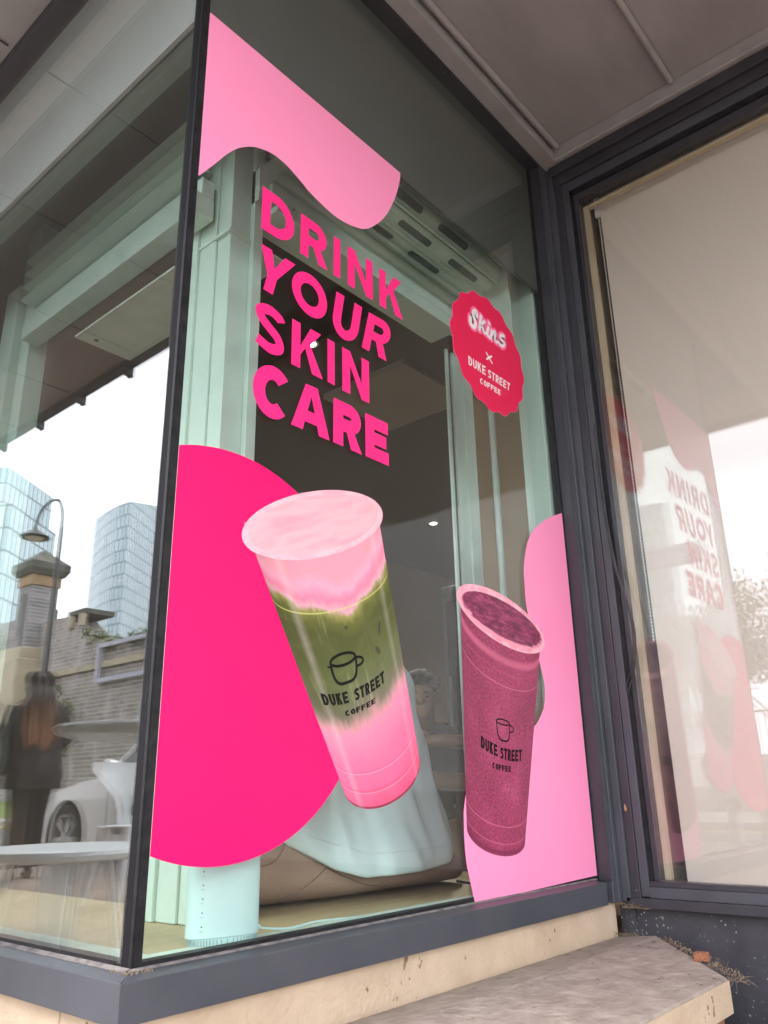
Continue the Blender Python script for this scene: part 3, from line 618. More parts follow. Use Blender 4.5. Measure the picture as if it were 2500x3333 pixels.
# glyphs in a unit box
def arc(cx, cy, rx, ry, a0, a1, n=20):
    return [(cx + rx * math.cos(R(a0 + (a1 - a0) * i / n)), cy + ry * math.sin(R(a0 + (a1 - a0) * i / n))) for i in range(n + 1)]
def thick(path, tx, ty):
    """thicken a centre line, different width along x and y"""
    L_, R_ = [], []
    for i, p in enumerate(path):
        a = path[max(i - 1, 0)]; b = path[min(i + 1, len(path) - 1)]
        dx, dy = (b[0] - a[0]) / tx, (b[1] - a[1]) / ty; l = math.hypot(dx, dy) or 1
        nx, ny = -dy / l * tx / 2, dx / l * ty / 2
        L_.append((p[0] + nx, p[1] + ny)); R_.append((p[0] - nx, p[1] - ny))
    return L_ + R_[::-1]
def glyph(ch, tx, ty):
    if ch == 'I': return [[[(0, 0), (1, 0), (1, 1), (0, 1)]]]
    if ch == 'D':
        return [[[(0, 0)] + arc(.42, .5, .58, .5, -90, 90, 30) + [(0, 1)], [(tx, ty), (tx, 1 - ty)] + arc(.42, .5, .58 - tx, .5 - ty, 90, -90, 26)]]
    if ch == 'O':
        return [[arc(.5, .5, .5, .5, 0, 360, 48)[:-1], arc(.5, .5, .5 - tx, .5 - ty, 360, 0, 44)[:-1]]]
    if ch == 'C':
        o = arc(.5, .5, .5, .5, 42, 318, 44); i = arc(.5, .5, .5 - tx, .5 - ty, 318 - 3, 42 + 3, 40)
        return [[o + i]]
    if ch == 'U':
        return [[[(0, 1)] + arc(.5, .42, .5, .42, 180, 360, 30) + [(1, 1), (1 - tx, 1)] + arc(.5, .42, .5 - tx, .42 - ty, 360, 180, 28) + [(tx, 1)]]]
    if ch == 'S':
        hx, hy = tx / 2, ty / 2
        c = [(.96 - hx * .6, .82 - hy * .5), (.80, .945 - hy), (.5, 1 - hy), (.20 + hx * .3, .94 - hy), (hx + .015, .745), (.22 + hx * .3, .62), (.5, .515), (.79 - hx * .3, .41), (1 - hx - .01, .265), (.80 - hx * .3, .06 + hy), (.5, hy), (.22, .035 + hy), (.03 + hx * .4, .10 + hy * .7)]
        return [('strip', thick(spline2(c, 5), tx, ty))]
    if ch == 'E':
        return [[[(0, 0), (1, 0), (1, ty), (tx, ty), (tx, .5 - ty / 2), (.9, .5 - ty / 2), (.9, .5 + ty / 2), (tx, .5 + ty / 2), (tx, 1 - ty), (.98, 1 - ty), (.98, 1), (0, 1)]]]
    if ch == 'F':
        return [[[(0, 0), (tx, 0), (tx, .42), (.92, .42), (.92, .42 + ty), (tx, .42 + ty), (tx, 1 - ty), (1, 1 - ty), (1, 1), (0, 1)]]]
    if ch == 'T':
        return [[[(.5 - tx / 2, 0), (.5 + tx / 2, 0), (.5 + tx / 2, 1 - ty), (1, 1 - ty), (1, 1), (0, 1), (0, 1 - ty), (.5 - tx / 2, 1 - ty)]]]
    if ch == 'N':
        return [[[(0, 0), (tx, 0), (tx, .66), (1 - tx, 0), (1, 0), (1, 1), (1 - tx, 1), (1 - tx, .36), (tx, 1), (0, 1)]]]
    if ch == 'Y':
        return [[[(.5 - tx / 2, 0), (.5 + tx / 2, 0), (.5 + tx / 2, .38), (1, 1), (1 - tx * 1.15, 1), (.5, .60), (tx * 1.15, 1), (0, 1), (.5 - tx / 2, .38)]]]
    if ch == 'K':
        return [[[(0, 0), (tx, 0), (tx, .30), (.43, .50), (1 - tx * 1.25, 0), (1, 0), (.60, .62), (.97, 1), (.97 - tx * 1.3, 1), (tx, .50), (tx, 1), (0, 1)]]]
    if ch == 'A':
        h = tx * .55; a_ = tx * 1.05; AX = lambda y: a_ + (.5 - a_) * y / .80
        return [[[(0, 0), (tx * 1.05, 0), (AX(.19), .19), (1 - AX(.19), .19), (1 - tx * 1.05, 0), (1, 0), (.5 + h, 1), (.5 - h, 1)],
                 [(AX(.19 + ty * .85), .19 + ty * .85), (.5, .86 - .1), (1 - AX(.19 + ty * .85), .19 + ty * .85)]]]
    if ch == 'R':
        yb = .34
        o = [(0, 0), (tx, 0), (tx, yb), (.46, yb), (1 - tx * 1.15, 0), (1, 0), (.73, yb + .04)] + arc(.52, (1 + yb) / 2, .44, (1 - yb) / 2, -58, 90, 22) + [(0, 1)]
        return [[o, [(tx, yb + ty), (tx, 1 - ty)] + arc(.52, (1 + yb) / 2, .44 - tx, (1 - yb) / 2 - ty, 90, -90, 20)]]
def bil(q, u, v):
    """q = TL, TR, BR, BL"""
    a = [q[3][i] * (1 - u) + q[2][i] * u for i in (0, 1)]; b = [q[0][i] * (1 - u) + q[1][i] * u for i in (0, 1)]
    return (a[0] * (1 - v) + b[0] * v, a[1] * (1 - v) + b[1] * v)
def put(mb, ch, f, tx, ty, x0):
    for piece in glyph(ch, tx, ty):
        if piece[0] == 'strip':
            pp = [f(u, v) for u, v in piece[1]]; n_ = len(pp) // 2
            A_, B_ = pp[:n_], pp[n_:][::-1]
            mb.add([(x0 + VT, *p) for p in A_] + [(x0 + VT, *p) for p in B_], [(i, i + 1, n_ + i + 1, n_ + i) for i in range(n_ - 1)])
            continue
        slab(mb, [[f(u, v) for u, v in c] for c in piece], x0, x0 + VT)
    return mb
let = thing("vinyl_lettering", "bright pink capitals reading DRINK YOUR SKIN CARE on the side window", "lettering", (0.001, .2, 1.7))
for i, (ch, q) in enumerate(BIG):
    q = [tuple(p) for p in q]
    w = math.dist(q[2], q[3]); h = math.dist(q[0], q[3])
    st = .0285 if i < 5 else (.0295 if i < 13 else .0355)
    st *= (.9 if ch == 'S' else 1)
    ty = st / h; tx = st / w
    mb = put(MB(), ch, lambda u, v, q=q: bil(q, u, v), tx, ty, .0007)
    mb.build("letter", VINYL_MID, let)

# round badge
by, bz, br = BADGE
bd = thing("round_badge_decal", "scalloped raspberry round badge with the words Skins x DUKE STREET COFFEE", "window decal", (.001, by, bz))
bo = []
for i in range(320):
    a = 2 * math.pi * i / 320
    ph = 16 * (a - R(132.2))
    r = br * (1 - .026 * (1 - math.cos(ph)) ** 1.0 * .9)
    bo.append((by + r * math.cos(a), bz + r * math.sin(a)))
slab(MB(), [bo], .0006, .0006 + VT).build("badge_disc", VINYL_RED, bd)
slab(MB(), [[(by + (p[0] - by) * 1.008, bz + (p[1] - bz) * 1.008) for p in bo]], .0003, .00055).build("badge_edge", PRINT_PINK, bd)
def word(mb, txt, q, x0, st, gap=.22, wide=None):
    n = len(txt)
    cw = 1.0 / (n - gap)
    for i, ch in enumerate(txt):
        u0 = i * cw; u1 = u0 + cw * (1 - gap)
        h = math.dist(q[0], q[3]); w = math.dist(q[3], q[2]) * (u1 - u0)
        put(mb, ch, lambda u, v: bil(q, u0 + (u1 - u0) * u, v), min(.42, st / w), min(.24, st / h), x0)
    return mb
for txt, q in BADGE_WORDS:
    word(MB(), txt, q, .0010, .0056 if txt != 'COFFEE' else .0044).build("word", PRINT_WHITE, bd)
def ribbon(mb, pts, w, x0, x1, sm=4, capn=5, grow=0.0):
    path = spline2(pts, sm) if len(pts) > 2 else [tuple(p) for p in pts]
    L_, R_ = [], []
    hw = w / 2 + grow
    def nrm(i):
        a = path[max(i - 1, 0)]; b = path[min(i + 1, len(path) - 1)]
        dx, dy = b[0] - a[0], b[1] - a[1]; l = math.hypot(dx, dy) or 1
        return -dy / l, dx / l
    for i, p in enumerate(path):
        nx, ny = nrm(i); L_.append((p[0] + nx * hw, p[1] + ny * hw)); R_.append((p[0] - nx * hw, p[1] - ny * hw))
    def quadcap(p, nx, ny, s):
        return [(p[0] + hw * (nx * math.cos(t) + s * ny * math.sin(t)), p[1] + hw * (ny * math.cos(t) - s * nx * math.sin(t))) for t in [math.pi * k / capn for k in range(1, capn)]]
    nx, ny = nrm(len(path) - 1); e = quadcap(path[-1], nx, ny, 1)
    nx0, ny0 = nrm(0); s0 = quadcap(path[0], -nx0, -ny0, 1)
    # strips as quads so curves may fold safely
    n = len(path)
    vs = [(x1, *p) for p in L_] + [(x1, *p) for p in R_]
    fs = [(i, i + 1, n + i + 1, n + i) for i in range(n - 1)]
    mb.add(vs, fs)
    mb.add([(x1, *p) for p in [L_[-1]] + e + [R_[-1]]], [tuple(range(len(e) + 2))])
    mb.add([(x1, *p) for p in [R_[0]] + s0 + [L_[0]]], [tuple(range(len(s0) + 2))])
    return mb
pk, wh = MB(), MB()
SC = 1 / 4.423 * .00075
for i, (w, pts) in enumerate(SKINS):
    if len(pts) == 3: pts = [tuple(p) for p in pts]
    ribbon(pk, pts, w * SC * 2.4, 0, .00100 + i * .00002, grow=.0095)
    ribbon(wh, pts, w * SC * 2.5, 0, .00125 + i * .00002)
pk.build("script_outline", PRINT_PINK, bd); wh.build("script_word", PRINT_WHITE, bd)
xm = MB()
for i, (w, pts) in enumerate(CROSS): ribbon(xm, pts, .0068, 0, .0011 + i * .00003, capn=2)
xm.build("cross_mark", PRINT_WHITE, bd)

# cup decals
def cup_print(name, label, body, rim, foam, bulge, mbody, mfoam, mrim, words, mug, tick, fk=1.0):
    t = thing(name, label, "window decal", (.001, body[0][0], body[2][1]))
    LT, RT, RB, LB = [Vector(p) for p in (body[0], body[1], body[2], body[3])]
    down = ((LB + RB) / 2 - (LT + RT) / 2).normalized()
    def Pm(s, tt):
        l = LT.lerp(LB, tt); r = RT.lerp(RB, tt)
        s_ = min(1, max(0, s)); base = l.lerp(r, s)
        # corners of the foot round off
        return base + down * (bulge[0] * (1 - tt) + bulge[1] * tt) * math.sqrt(max(0, 1 - (2 * s_ - 1) ** 2))
    NS, NT = 36, 60
    mb = MB(); uv = []
    vs = []
    for j in range(NT + 1):
        for i in range(NS + 1):
            s = .5 - .5 * math.cos(math.pi * i / NS); p = Pm(s, -.16 + 1.16 * j / NT); vs.append((.00115, p.x, p.y)); uv.append((s, 1 - (-.16 + 1.16 * j / NT)))
    fs = [(j * (NS + 1) + i, j * (NS + 1) + i + 1, (j + 1) * (NS + 1) + i + 1, (j + 1) * (NS + 1) + i) for j in range(NT) for i in range(NS)]
    mb.add(vs, fs); mb.uv = uv
    b = mb.build("cup_body", mbody, t)
    def ell(c, A, B, k=1.0, n=72):
        return [(c[0] + k * (A[0] * math.cos(a) + B[0] * math.sin(a)), c[1] + k * (A[1] * math.cos(a) + B[1] * math.sin(a))) for a in [2 * math.pi * i / n for i in range(n)]]
    def ellmesh(c, A, B, k, x, m, nm):
        # concentric rings with st coordinates for the print
        mb = MB(); uv = []; vs = [(x, *c)]; uv.append((.5, .5)); fs = []
        NR, NA = 10, 72
        for r in range(1, NR + 1):
            for i in range(NA):
                a = 2 * math.pi * i / NA; f = k * r / NR
                vs.append((x, c[0] + f * (A[0] * math.cos(a) + B[0] * math.sin(a)), c[1] + f * (A[1] * math.cos(a) + B[1] * math.sin(a))))
                uv.append((.5 + .5 * r / NR * math.cos(a), .5 + .5 * r / NR * math.sin(a)))
        for i in range(NA): fs.append((0, 1 + i, 1 + (i + 1) % NA))
        for r in range(NR - 1):
            for i in range(NA): fs.append((1 + r * NA + i, 1 + (r + 1) * NA + i, 1 + (r + 1) * NA + (i + 1) % NA, 1 + r * NA + (i + 1) % NA))
        mb.add(vs, fs); mb.uv = uv; return mb.build(nm, m, t)
    ellmesh(*rim, 1.0, .00135, mrim, "cup_rim")
    ellmesh(*foam, fk, .00155, mfoam, "drink_surface")
    rl = MB()
    slab(rl, [ell(*rim, 1.0), ell(*rim, .985)[::-1]], .0016, .00165)
    slab(rl, [ell(*rim, .955), ell(*rim, .945)[::-1]], .0016, .00165)
    rl.build("rim_line", PRINT_RIM, t)
    def inv(p):
        s, tt = .5, .5
        for _ in range(30):
            q = Pm(s, tt); e = Vector(p) - q
            ds = (Pm(s + .001, tt) - q) / .001; dt = (Pm(s, tt + .001) - q) / .001
            det = ds.x * dt.y - ds.y * dt.x
            s += max(-.1, min(.1, (e.x * dt.y - e.y * dt.x) / det)); tt += max(-.1, min(.1, (ds.x * e.y - ds.y * e.x) / det))
            s = min(.985, max(.015, s))
        return s, tt
    wd = [("DUKE", words[0], words[1]), ("STREET", words[2], words[3]), ("COFFEE", words[4], words[5])]
    for k, (txt, top_, bot_) in enumerate(wd):
        q = [inv(top_[0]), inv(top_[1]), inv(bot_[1]), inv(bot_[0])]
        mb = MB(); n = len(txt); gap = .16; cw = 1.0 / (n - gap)
        hh = math.dist(top_[0], bot_[0])
        st = (.0088 if k < 2 else .0082) * (mug[3] ** .6)
        for i, ch in enumerate(txt):
            u0 = i * cw; u1 = u0 + cw * (1 - gap)
            def f(u, v):
                s, tt = bil(q, u0 + (u1 - u0) * u, v); p = Pm(s, tt); return (p.x, p.y)
            w = (Vector(f(1, 0)) - Vector(f(0, 0))).length
            put(mb, ch, f, min(.4, st / w), min(.22, st / hh), .0014)
        mb.build("word", PRINT_BLACK, t)
    # mug emblem
    L0, R0, B0, H0 = [Vector(p) for p in mug[0]]
    mid = (L0 + R0) / 2; a = (R0 - L0) / 2; dn = B0 - mid; mb = MB()
    up = -dn.normalized()
    e = [tuple(mid + a * math.cos(R(k)) + up * a.length * mug[1] * math.sin(R(k))) for k in range(0, 361, 15)]
    ribbon(mb, e, .0066 * mug[3], 0, .00142, 1)
    bdy = [tuple(mid + a * (abs(math.cos(R(k))) ** .55 * (1 if math.cos(R(k)) > 0 else -1)) + dn * abs(math.sin(R(k))) ** .8) for k in range(180, 361, 10)]
    ribbon(mb, bdy, .0070 * mug[3], 0, .00146, 1)
    hw_ = (H0 - R0).length * .92; hc_ = R0 + dn * .27; ax_ = a.normalized()
    hl = [tuple(hc_ + ax_ * (hw_ * math.cos(R(k)) - a.length * .04 * (k < -60)) + dn.normalized() * (-dn.length * .19 * math.sin(R(k)))) for k in range(90, -91, -15)]
    ribbon(mb, hl, .0062 * mug[3], 0, .0015, 1)
    if tick:
        ribbon(mb, [tuple(L0 + dn * .18), tuple(L0 - a * .25 + dn * .12)], .004, 0, .00152)
    mb.build("mug_emblem", PRINT_BLACK, t)
    return t
# printed colours of the two cups
PRINT_RIM = mat("pale rim print", srgb(250, 205, 212), .3, c2=srgb(240, 150, 170), scale=30)
def st_nodes(name, rough=.3):
    m, n, l, b = new_mat(name); b.inputs['Roughness'].default_value = rough; b.inputs['Specular IOR Level'].default_value = .25
    uv = n.new('ShaderNodeUVMap'); uv.uv_map = 'st'
    sp = n.new('ShaderNodeSeparateXYZ'); l.new(uv.outputs[0], sp.inputs[0])
    def Mth(op, a, bb=None, c=None):
        x = n.new('ShaderNodeMath'); x.operation = op
        for i, v in ((0, a), (1, bb), (2, c)):
            if v is None: continue
            if isinstance(v, (int, float)): x.inputs[i].default_value = v
            else: l.new(v, x.inputs[i])
        return x.outputs[0]
    def Nz(scale, sx=1, sy=1, detail=4, rough_=.55):
        mp_ = n.new('ShaderNodeMapping'); mp_.inputs['Scale'].default_value = (sx, sy, 1); l.new(uv.outputs[0], mp_.inputs[0])
        q = n.new('ShaderNodeTexNoise'); q.inputs['Scale'].default_value = scale; q.inputs['Detail'].default_value = detail; q.inputs['Roughness'].default_value = rough_
        l.new(mp_.outputs[0], q.inputs['Vector']); return q.outputs[0]
    def Ramp(f, stops):
        r = n.new('ShaderNodeValToRGB'); e = r.color_ramp.elements
        while len(e) < len(stops): e.new(.5)
        for el, (p, c) in zip(e, stops): el.position = p; el.color = c
        l.new(f, r.inputs[0]); return r.outputs[0]
    def Mix(f, a, bb, mode='MIX'):
        x = n.new('ShaderNodeMix'); x.data_type = 'RGBA'; x.blend_type = mode
        for i, v in ((0, f), (6, a), (7, bb)):
            if isinstance(v, (int, float)): x.inputs[i].default_value = v
            elif isinstance(v, tuple): x.inputs[i].default_value = v
            else: l.new(v, x.inputs[i])
        return x.outputs[2]
    return m, n, l, b, sp, Mth, Nz, Ramp, Mix
# matcha cup body
m, n, l, b, sp, Mth, Nz, Ramp, Mix = st_nodes("matcha and pink milk print")
s_, t_ = sp.outputs[0], Mth('SUBTRACT', 1.0, sp.outputs[1])
wav = Mth('MULTIPLY', Mth('SUBTRACT', Nz(1.0, 4, 3.2, 6), .5), .17)
fine = Mth('MULTIPLY', Mth('SUBTRACT', Nz(1.0, 26, 14, 5), .5), .045)
hump = Mth('MULTIPLY', Mth('SUBTRACT', Mth('ABSOLUTE', Mth('SUBTRACT', s_, .52)), .25), .16)      # foam hangs lower in the middle
tt = Mth('ADD', Mth('ADD', t_, Mth('ADD', wav, fine)), hump)
rightup = Mth('MULTIPLY', Mth('SUBTRACT', s_, .5), .08)
tt2 = Mth('ADD', t_, Mth('ADD', Mth('ADD', Mth('MULTIPLY', wav, .8), Mth('MULTIPLY', fine, 1.6)), rightup))
pinkA, pinkB = srgb(250, 150, 178), srgb(255, 188, 208)
c_top = Ramp(tt, [(0.0, srgb(246, 178, 190)), (.05, pinkB), (.10, pinkA), (.135, srgb(240, 190, 200)), (.155, srgb(168, 172, 90)), (.19, srgb(120, 130, 50)), (.25, srgb(96, 108, 42)), (.36, srgb(104, 116, 52))])
c_low = Ramp(tt2, [(.30, srgb(100, 112, 46)), (.42, srgb(112, 126, 62)), (.52, srgb(126, 138, 84)), (.585, srgb(150, 148, 110)), (.625, srgb(208, 168, 158)), (.665, srgb(250, 158, 184)), (.80, srgb(255, 130, 168)), (.90, srgb(255, 120, 160)), (1.0, srgb(240, 96, 136))])
sel = n.new('ShaderNodeMapRange'); sel.inputs[1].default_value = .32; sel.inputs[2].default_value = .40; l.new(t_, sel.inputs[0])
grn0 = Mth('MULTIPLY', Ramp(tt, [(.14, (0, 0, 0, 1)), (.18, (1, 1, 1, 1))]), Ramp(tt2, [(.57, (1, 1, 1, 1)), (.65, (0, 0, 0, 1))])); cc = Mix(sel.outputs[0], c_top, c_low); cc = Mix(1.0, cc, (.88, .78, .82, 1), 'MULTIPLY'); cc = Mix(grn0, cc, Mix(1.0, cc, (.72, .74, .92, 1), 'MULTIPLY'))
side = Ramp(s_, [(0, (.62, .60, .58, 1)), (.10, (.80, .78, .76, 1)), (.3, (.95, .95, .95, 1)), (.7, (1, 1, 1, 1)), (.93, (.97, .97, .95, 1)), (1, (1, .9, .9, 1))])
grn = n.new('ShaderNodeMapRange'); grn.inputs[1].default_value = .66; grn.inputs[2].default_value = .60; l.new(t_, grn.inputs[0])
cc = Mix(Mth('MULTIPLY', grn.outputs[0], .9), cc, Mix(1.0, cc, side, 'MULTIPLY'))
streak = Mth('MULTIPLY', Nz(1.0, 22, 3, 6), 1.0)
sr = n.new('ShaderNodeMapRange'); sr.inputs[1].default_value = .58; sr.inputs[2].default_value = .78; sr.inputs[4].default_value = .55; l.new(streak, sr.inputs[0])
zone = Ramp(t_, [(.12, (0, 0, 0, 1)), (.17, (.7, .7, .7, 1)), (.3, (.25, .25, .25, 1)), (.5, (.6, .6, .6, 1)), (.62, (.9, .9, .9, 1)), (.68, (0, 0, 0, 1))])
cc = Mix(Mth('MULTIPLY', sr.outputs[0], zone), cc, srgb(205, 205, 150))
# moulded rings of the cup: thin lines along t
for pos, wd_, colr, st_ in ((.165, .004, srgb(200, 205, 120), .8), (.845, .005, srgb(238, 96, 136), .6), (.853, .003, srgb(255, 170, 195), .6), (.925, .006, srgb(225, 80, 120), .65), (.934, .003, srgb(255, 170, 195), .5), (.995, .007, srgb(90, 35, 45), .8)):
    k = n.new('ShaderNodeMapRange'); k.inputs[1].default_value = wd_; k.inputs[2].default_value = wd_ * .3; l.new(Mth('ABSOLUTE', Mth('SUBTRACT', t_, pos)), k.inputs[0])
    cc = Mix(Mth('MULTIPLY', k.outputs[0], st_), cc, colr)
# two dark slivers of ice
for (s0, t0, rs, rt, sl) in ((.80, .315, .016, .030, .55), (.74, .395, .022, .022, -.6), (.50, .245, .018, .010, 0)):
    ds = Mth('SUBTRACT', Mth('ADD', s_, Mth('MULTIPLY', Mth('SUBTRACT', t_, t0), sl)), s0); dt = Mth('SUBTRACT', t_, t0)
    e = Mth('ADD', Mth('POWER', Mth('DIVIDE', ds, rs), 2), Mth('POWER', Mth('DIVIDE', dt, rt), 2))
    k = n.new('ShaderNodeMapRange'); k.inputs[1].default_value = 1.2; k.inputs[2].default_value = .3; l.new(e, k.inputs[0])
    cc = Mix(Mth('MULTIPLY', k.outputs[0], .8), cc, srgb(52, 50, 44))
vi = n.new('ShaderNodeTexVoronoi'); vi.feature = 'DISTANCE_TO_EDGE'; vi.inputs['Scale'].default_value = 1; mpi = n.new('ShaderNodeMapping'); mpi.inputs['Scale'].default_value = (2.6, 7.5, 1); mpi.inputs['Rotation'].default_value = (0, 0, .5)
l.new([x for x in n if x.type == 'UVMAP'][0].outputs[0], mpi.inputs[0]); l.new(mpi.outputs[0], vi.inputs['Vector'])
ki = n.new('ShaderNodeMapRange'); ki.inputs[1].default_value = .10; ki.inputs[2].default_value = .0; ki.inputs[4].default_value = .07; l.new(vi.outputs['Distance'], ki.inputs[0])
cc = Mix(Mth('MULTIPLY', Mth('MULTIPLY', ki.outputs[0], grn0), Nz(1.0, 3, 4, 3)), cc, srgb(176, 182, 130))
kj = n.new('ShaderNodeMapRange'); kj.inputs[1].default_value = .18; kj.inputs[2].default_value = .45; kj.inputs[4].default_value = .38; l.new(vi.outputs['Distance'], kj.inputs[0])
cc = Mix(Mth('MULTIPLY', kj.outputs[0], grn0), cc, srgb(70, 82, 38))
hl_ = Ramp(s_, [(.10, (0, 0, 0, 1)), (.14, (.35, .35, .35, 1)), (.19, (0, 0, 0, 1)), (.86, (0, 0, 0, 1)), (.90, (.25, .25, .25, 1)), (.93, (0, 0, 0, 1))])
cc = Mix(Mth('MULTIPLY', hl_, Nz(1.0, 3, 9, 4)), cc, srgb(240, 225, 215))
# foam bubbles where pink meets green
vo = n.new('ShaderNodeTexVoronoi'); vo.inputs['Scale'].default_value = 1; mpp = n.new('ShaderNodeMapping'); mpp.inputs['Scale'].default_value = (70, 130, 1)
uvn = [x for x in n if x.type == 'UVMAP'][0]; l.new(uvn.outputs[0], mpp.inputs[0]); l.new(mpp.outputs[0], vo.inputs['Vector'])
k = n.new('ShaderNodeMapRange'); k.inputs[1].default_value = .22; k.inputs[2].default_value = .12; l.new(vo.outputs['Distance'], k.inputs[0])
bz_ = Ramp(tt, [(.10, (0, 0, 0, 1)), (.14, (1, 1, 1, 1)), (.18, (0, 0, 0, 1))])
cc = Mix(Mth('MULTIPLY', Mth('MULTIPLY', k.outputs[0], bz_), .7), cc, srgb(80, 84, 50))
l.new(cc, b.inputs['Base Color']); CUP1 = m
m, n, l, b, sp, Mth, Nz, Ramp, Mix = st_nodes("pink cold foam print")
f = Nz(1.6, 1.0, 1.6, 3); cc = Ramp(f, [(.35, srgb(238, 164, 176)), (.5, srgb(240, 186, 192)), (.62, srgb(236, 170, 180))])
f2 = Nz(1.0, 1.6, 7, 2); k = n.new('ShaderNodeMapRange'); k.inputs[1].default_value = .62; k.inputs[2].default_value = .74; k.inputs[4].default_value = .3; l.new(f2, k.inputs[0])
cc = Mix(k.outputs[0], cc, srgb(226, 150, 160)); l.new(cc, b.inputs['Base Color']); FOAM1M = m
m, n, l, b, sp, Mth, Nz, Ramp, Mix = st_nodes("berry smoothie print")
s_, t_ = sp.outputs[0], Mth('SUBTRACT', 1.0, sp.outputs[1])
cc = Ramp(Nz(1.0, 3, 5, 6), [(.3, srgb(140, 46, 82)), (.55, srgb(160, 58, 96)), (.75, srgb(176, 78, 114))])
g = Nz(1.0, 34, 80, 5); cc = Mix(.85, cc, Ramp(g, [(.32, (.50, .44, .48, 1)), (.45, (.90, .88, .90, 1)), (.54, (1, 1, 1, 1)), (.66, (1.45, 1.5, 1.45, 1))]), 'MULTIPLY')
g2 = Nz(1.0, 30, 48, 2); k = n.new('ShaderNodeMapRange'); k.inputs[1].default_value = .66; k.inputs[2].default_value = .72; l.new(g2, k.inputs[0]); cc = Mix(Mth('MULTIPLY', k.outputs[0], .7), cc, srgb(70, 22, 50))
side = Ramp(s_, [(0, (.72, .72, .72, 1)), (.12, (.85, .85, .85, 1)), (.4, (1, 1, 1, 1)), (.8, (1.04, 1.04, 1.04, 1)), (1, (.85, .85, .85, 1))])
cc = Mix(1.0, cc, side, 'MULTIPLY')
for pos, wd_, colr, st_ in ((.16, .004, srgb(216, 118, 150), .7), (.865, .004, srgb(212, 110, 145), .65), (.945, .004, srgb(208, 105, 140), .6), (.09, .003, srgb(196, 96, 132), .5), (.985, .016, srgb(110, 30, 66), .7), (.02, .03, srgb(226, 120, 150), .5)):
    k = n.new('ShaderNodeMapRange'); k.inputs[1].default_value = wd_; k.inputs[2].default_value = wd_ * .3; l.new(Mth('ABSOLUTE', Mth('SUBTRACT', t_, pos)), k.inputs[0])
    cc = Mix(Mth('MULTIPLY', k.outputs[0], st_), cc, colr)
l.new(cc, b.inputs['Base Color']); CUP2 = m
m, n, l, b, sp, Mth, Nz, Ramp, Mix = st_nodes("berry smoothie top print")
cc = Ramp(Nz(1.0, 7, 7, 9, .75), [(.36, srgb(84, 24, 54)), (.5, srgb(132, 42, 82)), (.62, srgb(180, 80, 118))])
cc = Mix(.6, cc, Ramp(Nz(1.0, 50, 60, 3), [(.35, (.5, .45, .5, 1)), (.6, (1.2, 1.2, 1.2, 1))]), 'MULTIPLY')
ed = n.new('ShaderNodeMapRange'); ed.inputs[1].default_value = .93; ed.inputs[2].default_value = 1.0
rr = Mth('ADD', Mth('SQRT', Mth('ADD', Mth('POWER', Mth('SUBTRACT', s_ if False else sp.outputs[0], .5), 2), Mth('POWER', Mth('SUBTRACT', sp.outputs[1], .5), 2))), 0)
rr = Mth('ADD', Mth('MULTIPLY', rr, 2), Mth('MULTIPLY', Mth('SUBTRACT', Nz(1.0, 8, 8, 4), .5), .3)); rr = Mth('ADD', rr, Mth('MULTIPLY', Mth('SUBTRACT', .5, sp.outputs[1]), -.25 * -1))
l.new(rr, ed.inputs[0]); cc = Mix(ed.outputs[0], cc, srgb(238, 150, 172)); l.new(cc, b.inputs['Base Color']); FOAM2M = m
RIM1M = mat("pink cup rim print", srgb(246, 176, 190), .25, c2=srgb(250, 200, 208), scale=12)
RIM2M = mat("clear cup rim print", srgb(240, 150, 172), .25, c2=srgb(250, 185, 198), scale=12)
cup_print("cup_decal", "large printed cup of layered green matcha and pink milk, tilted beside the hot pink disc", BODY1, RIM1, FOAM1, (.070, .070), CUP1, FOAM1M, RIM1M, C1W,
          ([C1MUG[0][0], C1MUG[0][1], C1MUG[1][0], C1MUG[2][0]], .30, 0, 1.0), True)
cup_print("cup_decal", "printed tall cup of dark berry smoothie with slanted rim, beside the pale pink film", BODY2, RIM2, FOAM2, (.072, .050), CUP2, FOAM2M, RIM2M, C2W,
          ([C2MUG[0][0], C2MUG[0][1], C2MUG[1][0], C2MUG[2][0]], .22, 0, .68), False, 1.05)

# ------------------------------------------------------------------ router on the window board
ro = thing("wifi_router", "pale mint oval tower router standing on the sill by the corner", "router", (-.075, .262, 0))
def oval(cx, cy, ax, ay, ang, z, n=40, e=2.6):
    pts = []
    for i in range(n):
        a = 2 * math.pi * i / n; c, s = math.cos(a), math.sin(a)
        x = ax * abs(c) ** (2 / e) * (1 if c > 0 else -1); y = ay * abs(s) ** (2 / e) * (1 if s > 0 else -1)
        pts.append((cx + x * math.cos(ang) - y * math.sin(ang), cy + x * math.sin(ang) + y * math.cos(ang), z))
    return pts
an = R(-16)
rc = (-.088, .252)
MB().loft([oval(*rc, .030, .072, an, z) for z in (.012, .20)] + [oval(*rc, .028, .070, an, .206)]).build("router_body", ROUTER, ro, smooth=True, bevel=.002)
bs = MB().loft([oval(*rc, .0265, .067, an, z) for z in (.0008, .0115)]).build("router_base", ROUTER, ro, smooth=True)
rbm = MB()
for i in range(60):
    a = 2 * math.pi * i / 60; p = oval(*rc, .0275, .068, an, .004, 60)[i]; rbm.box(p[0] - .0006, p[0] + .0006, p[1] - .0008, p[1] + .0008, .0015, .010)
rbm.build("grip_ribs", BLACK_PL if False else mat("grey mint rubber", (.35, .42, .42), .6), ro)
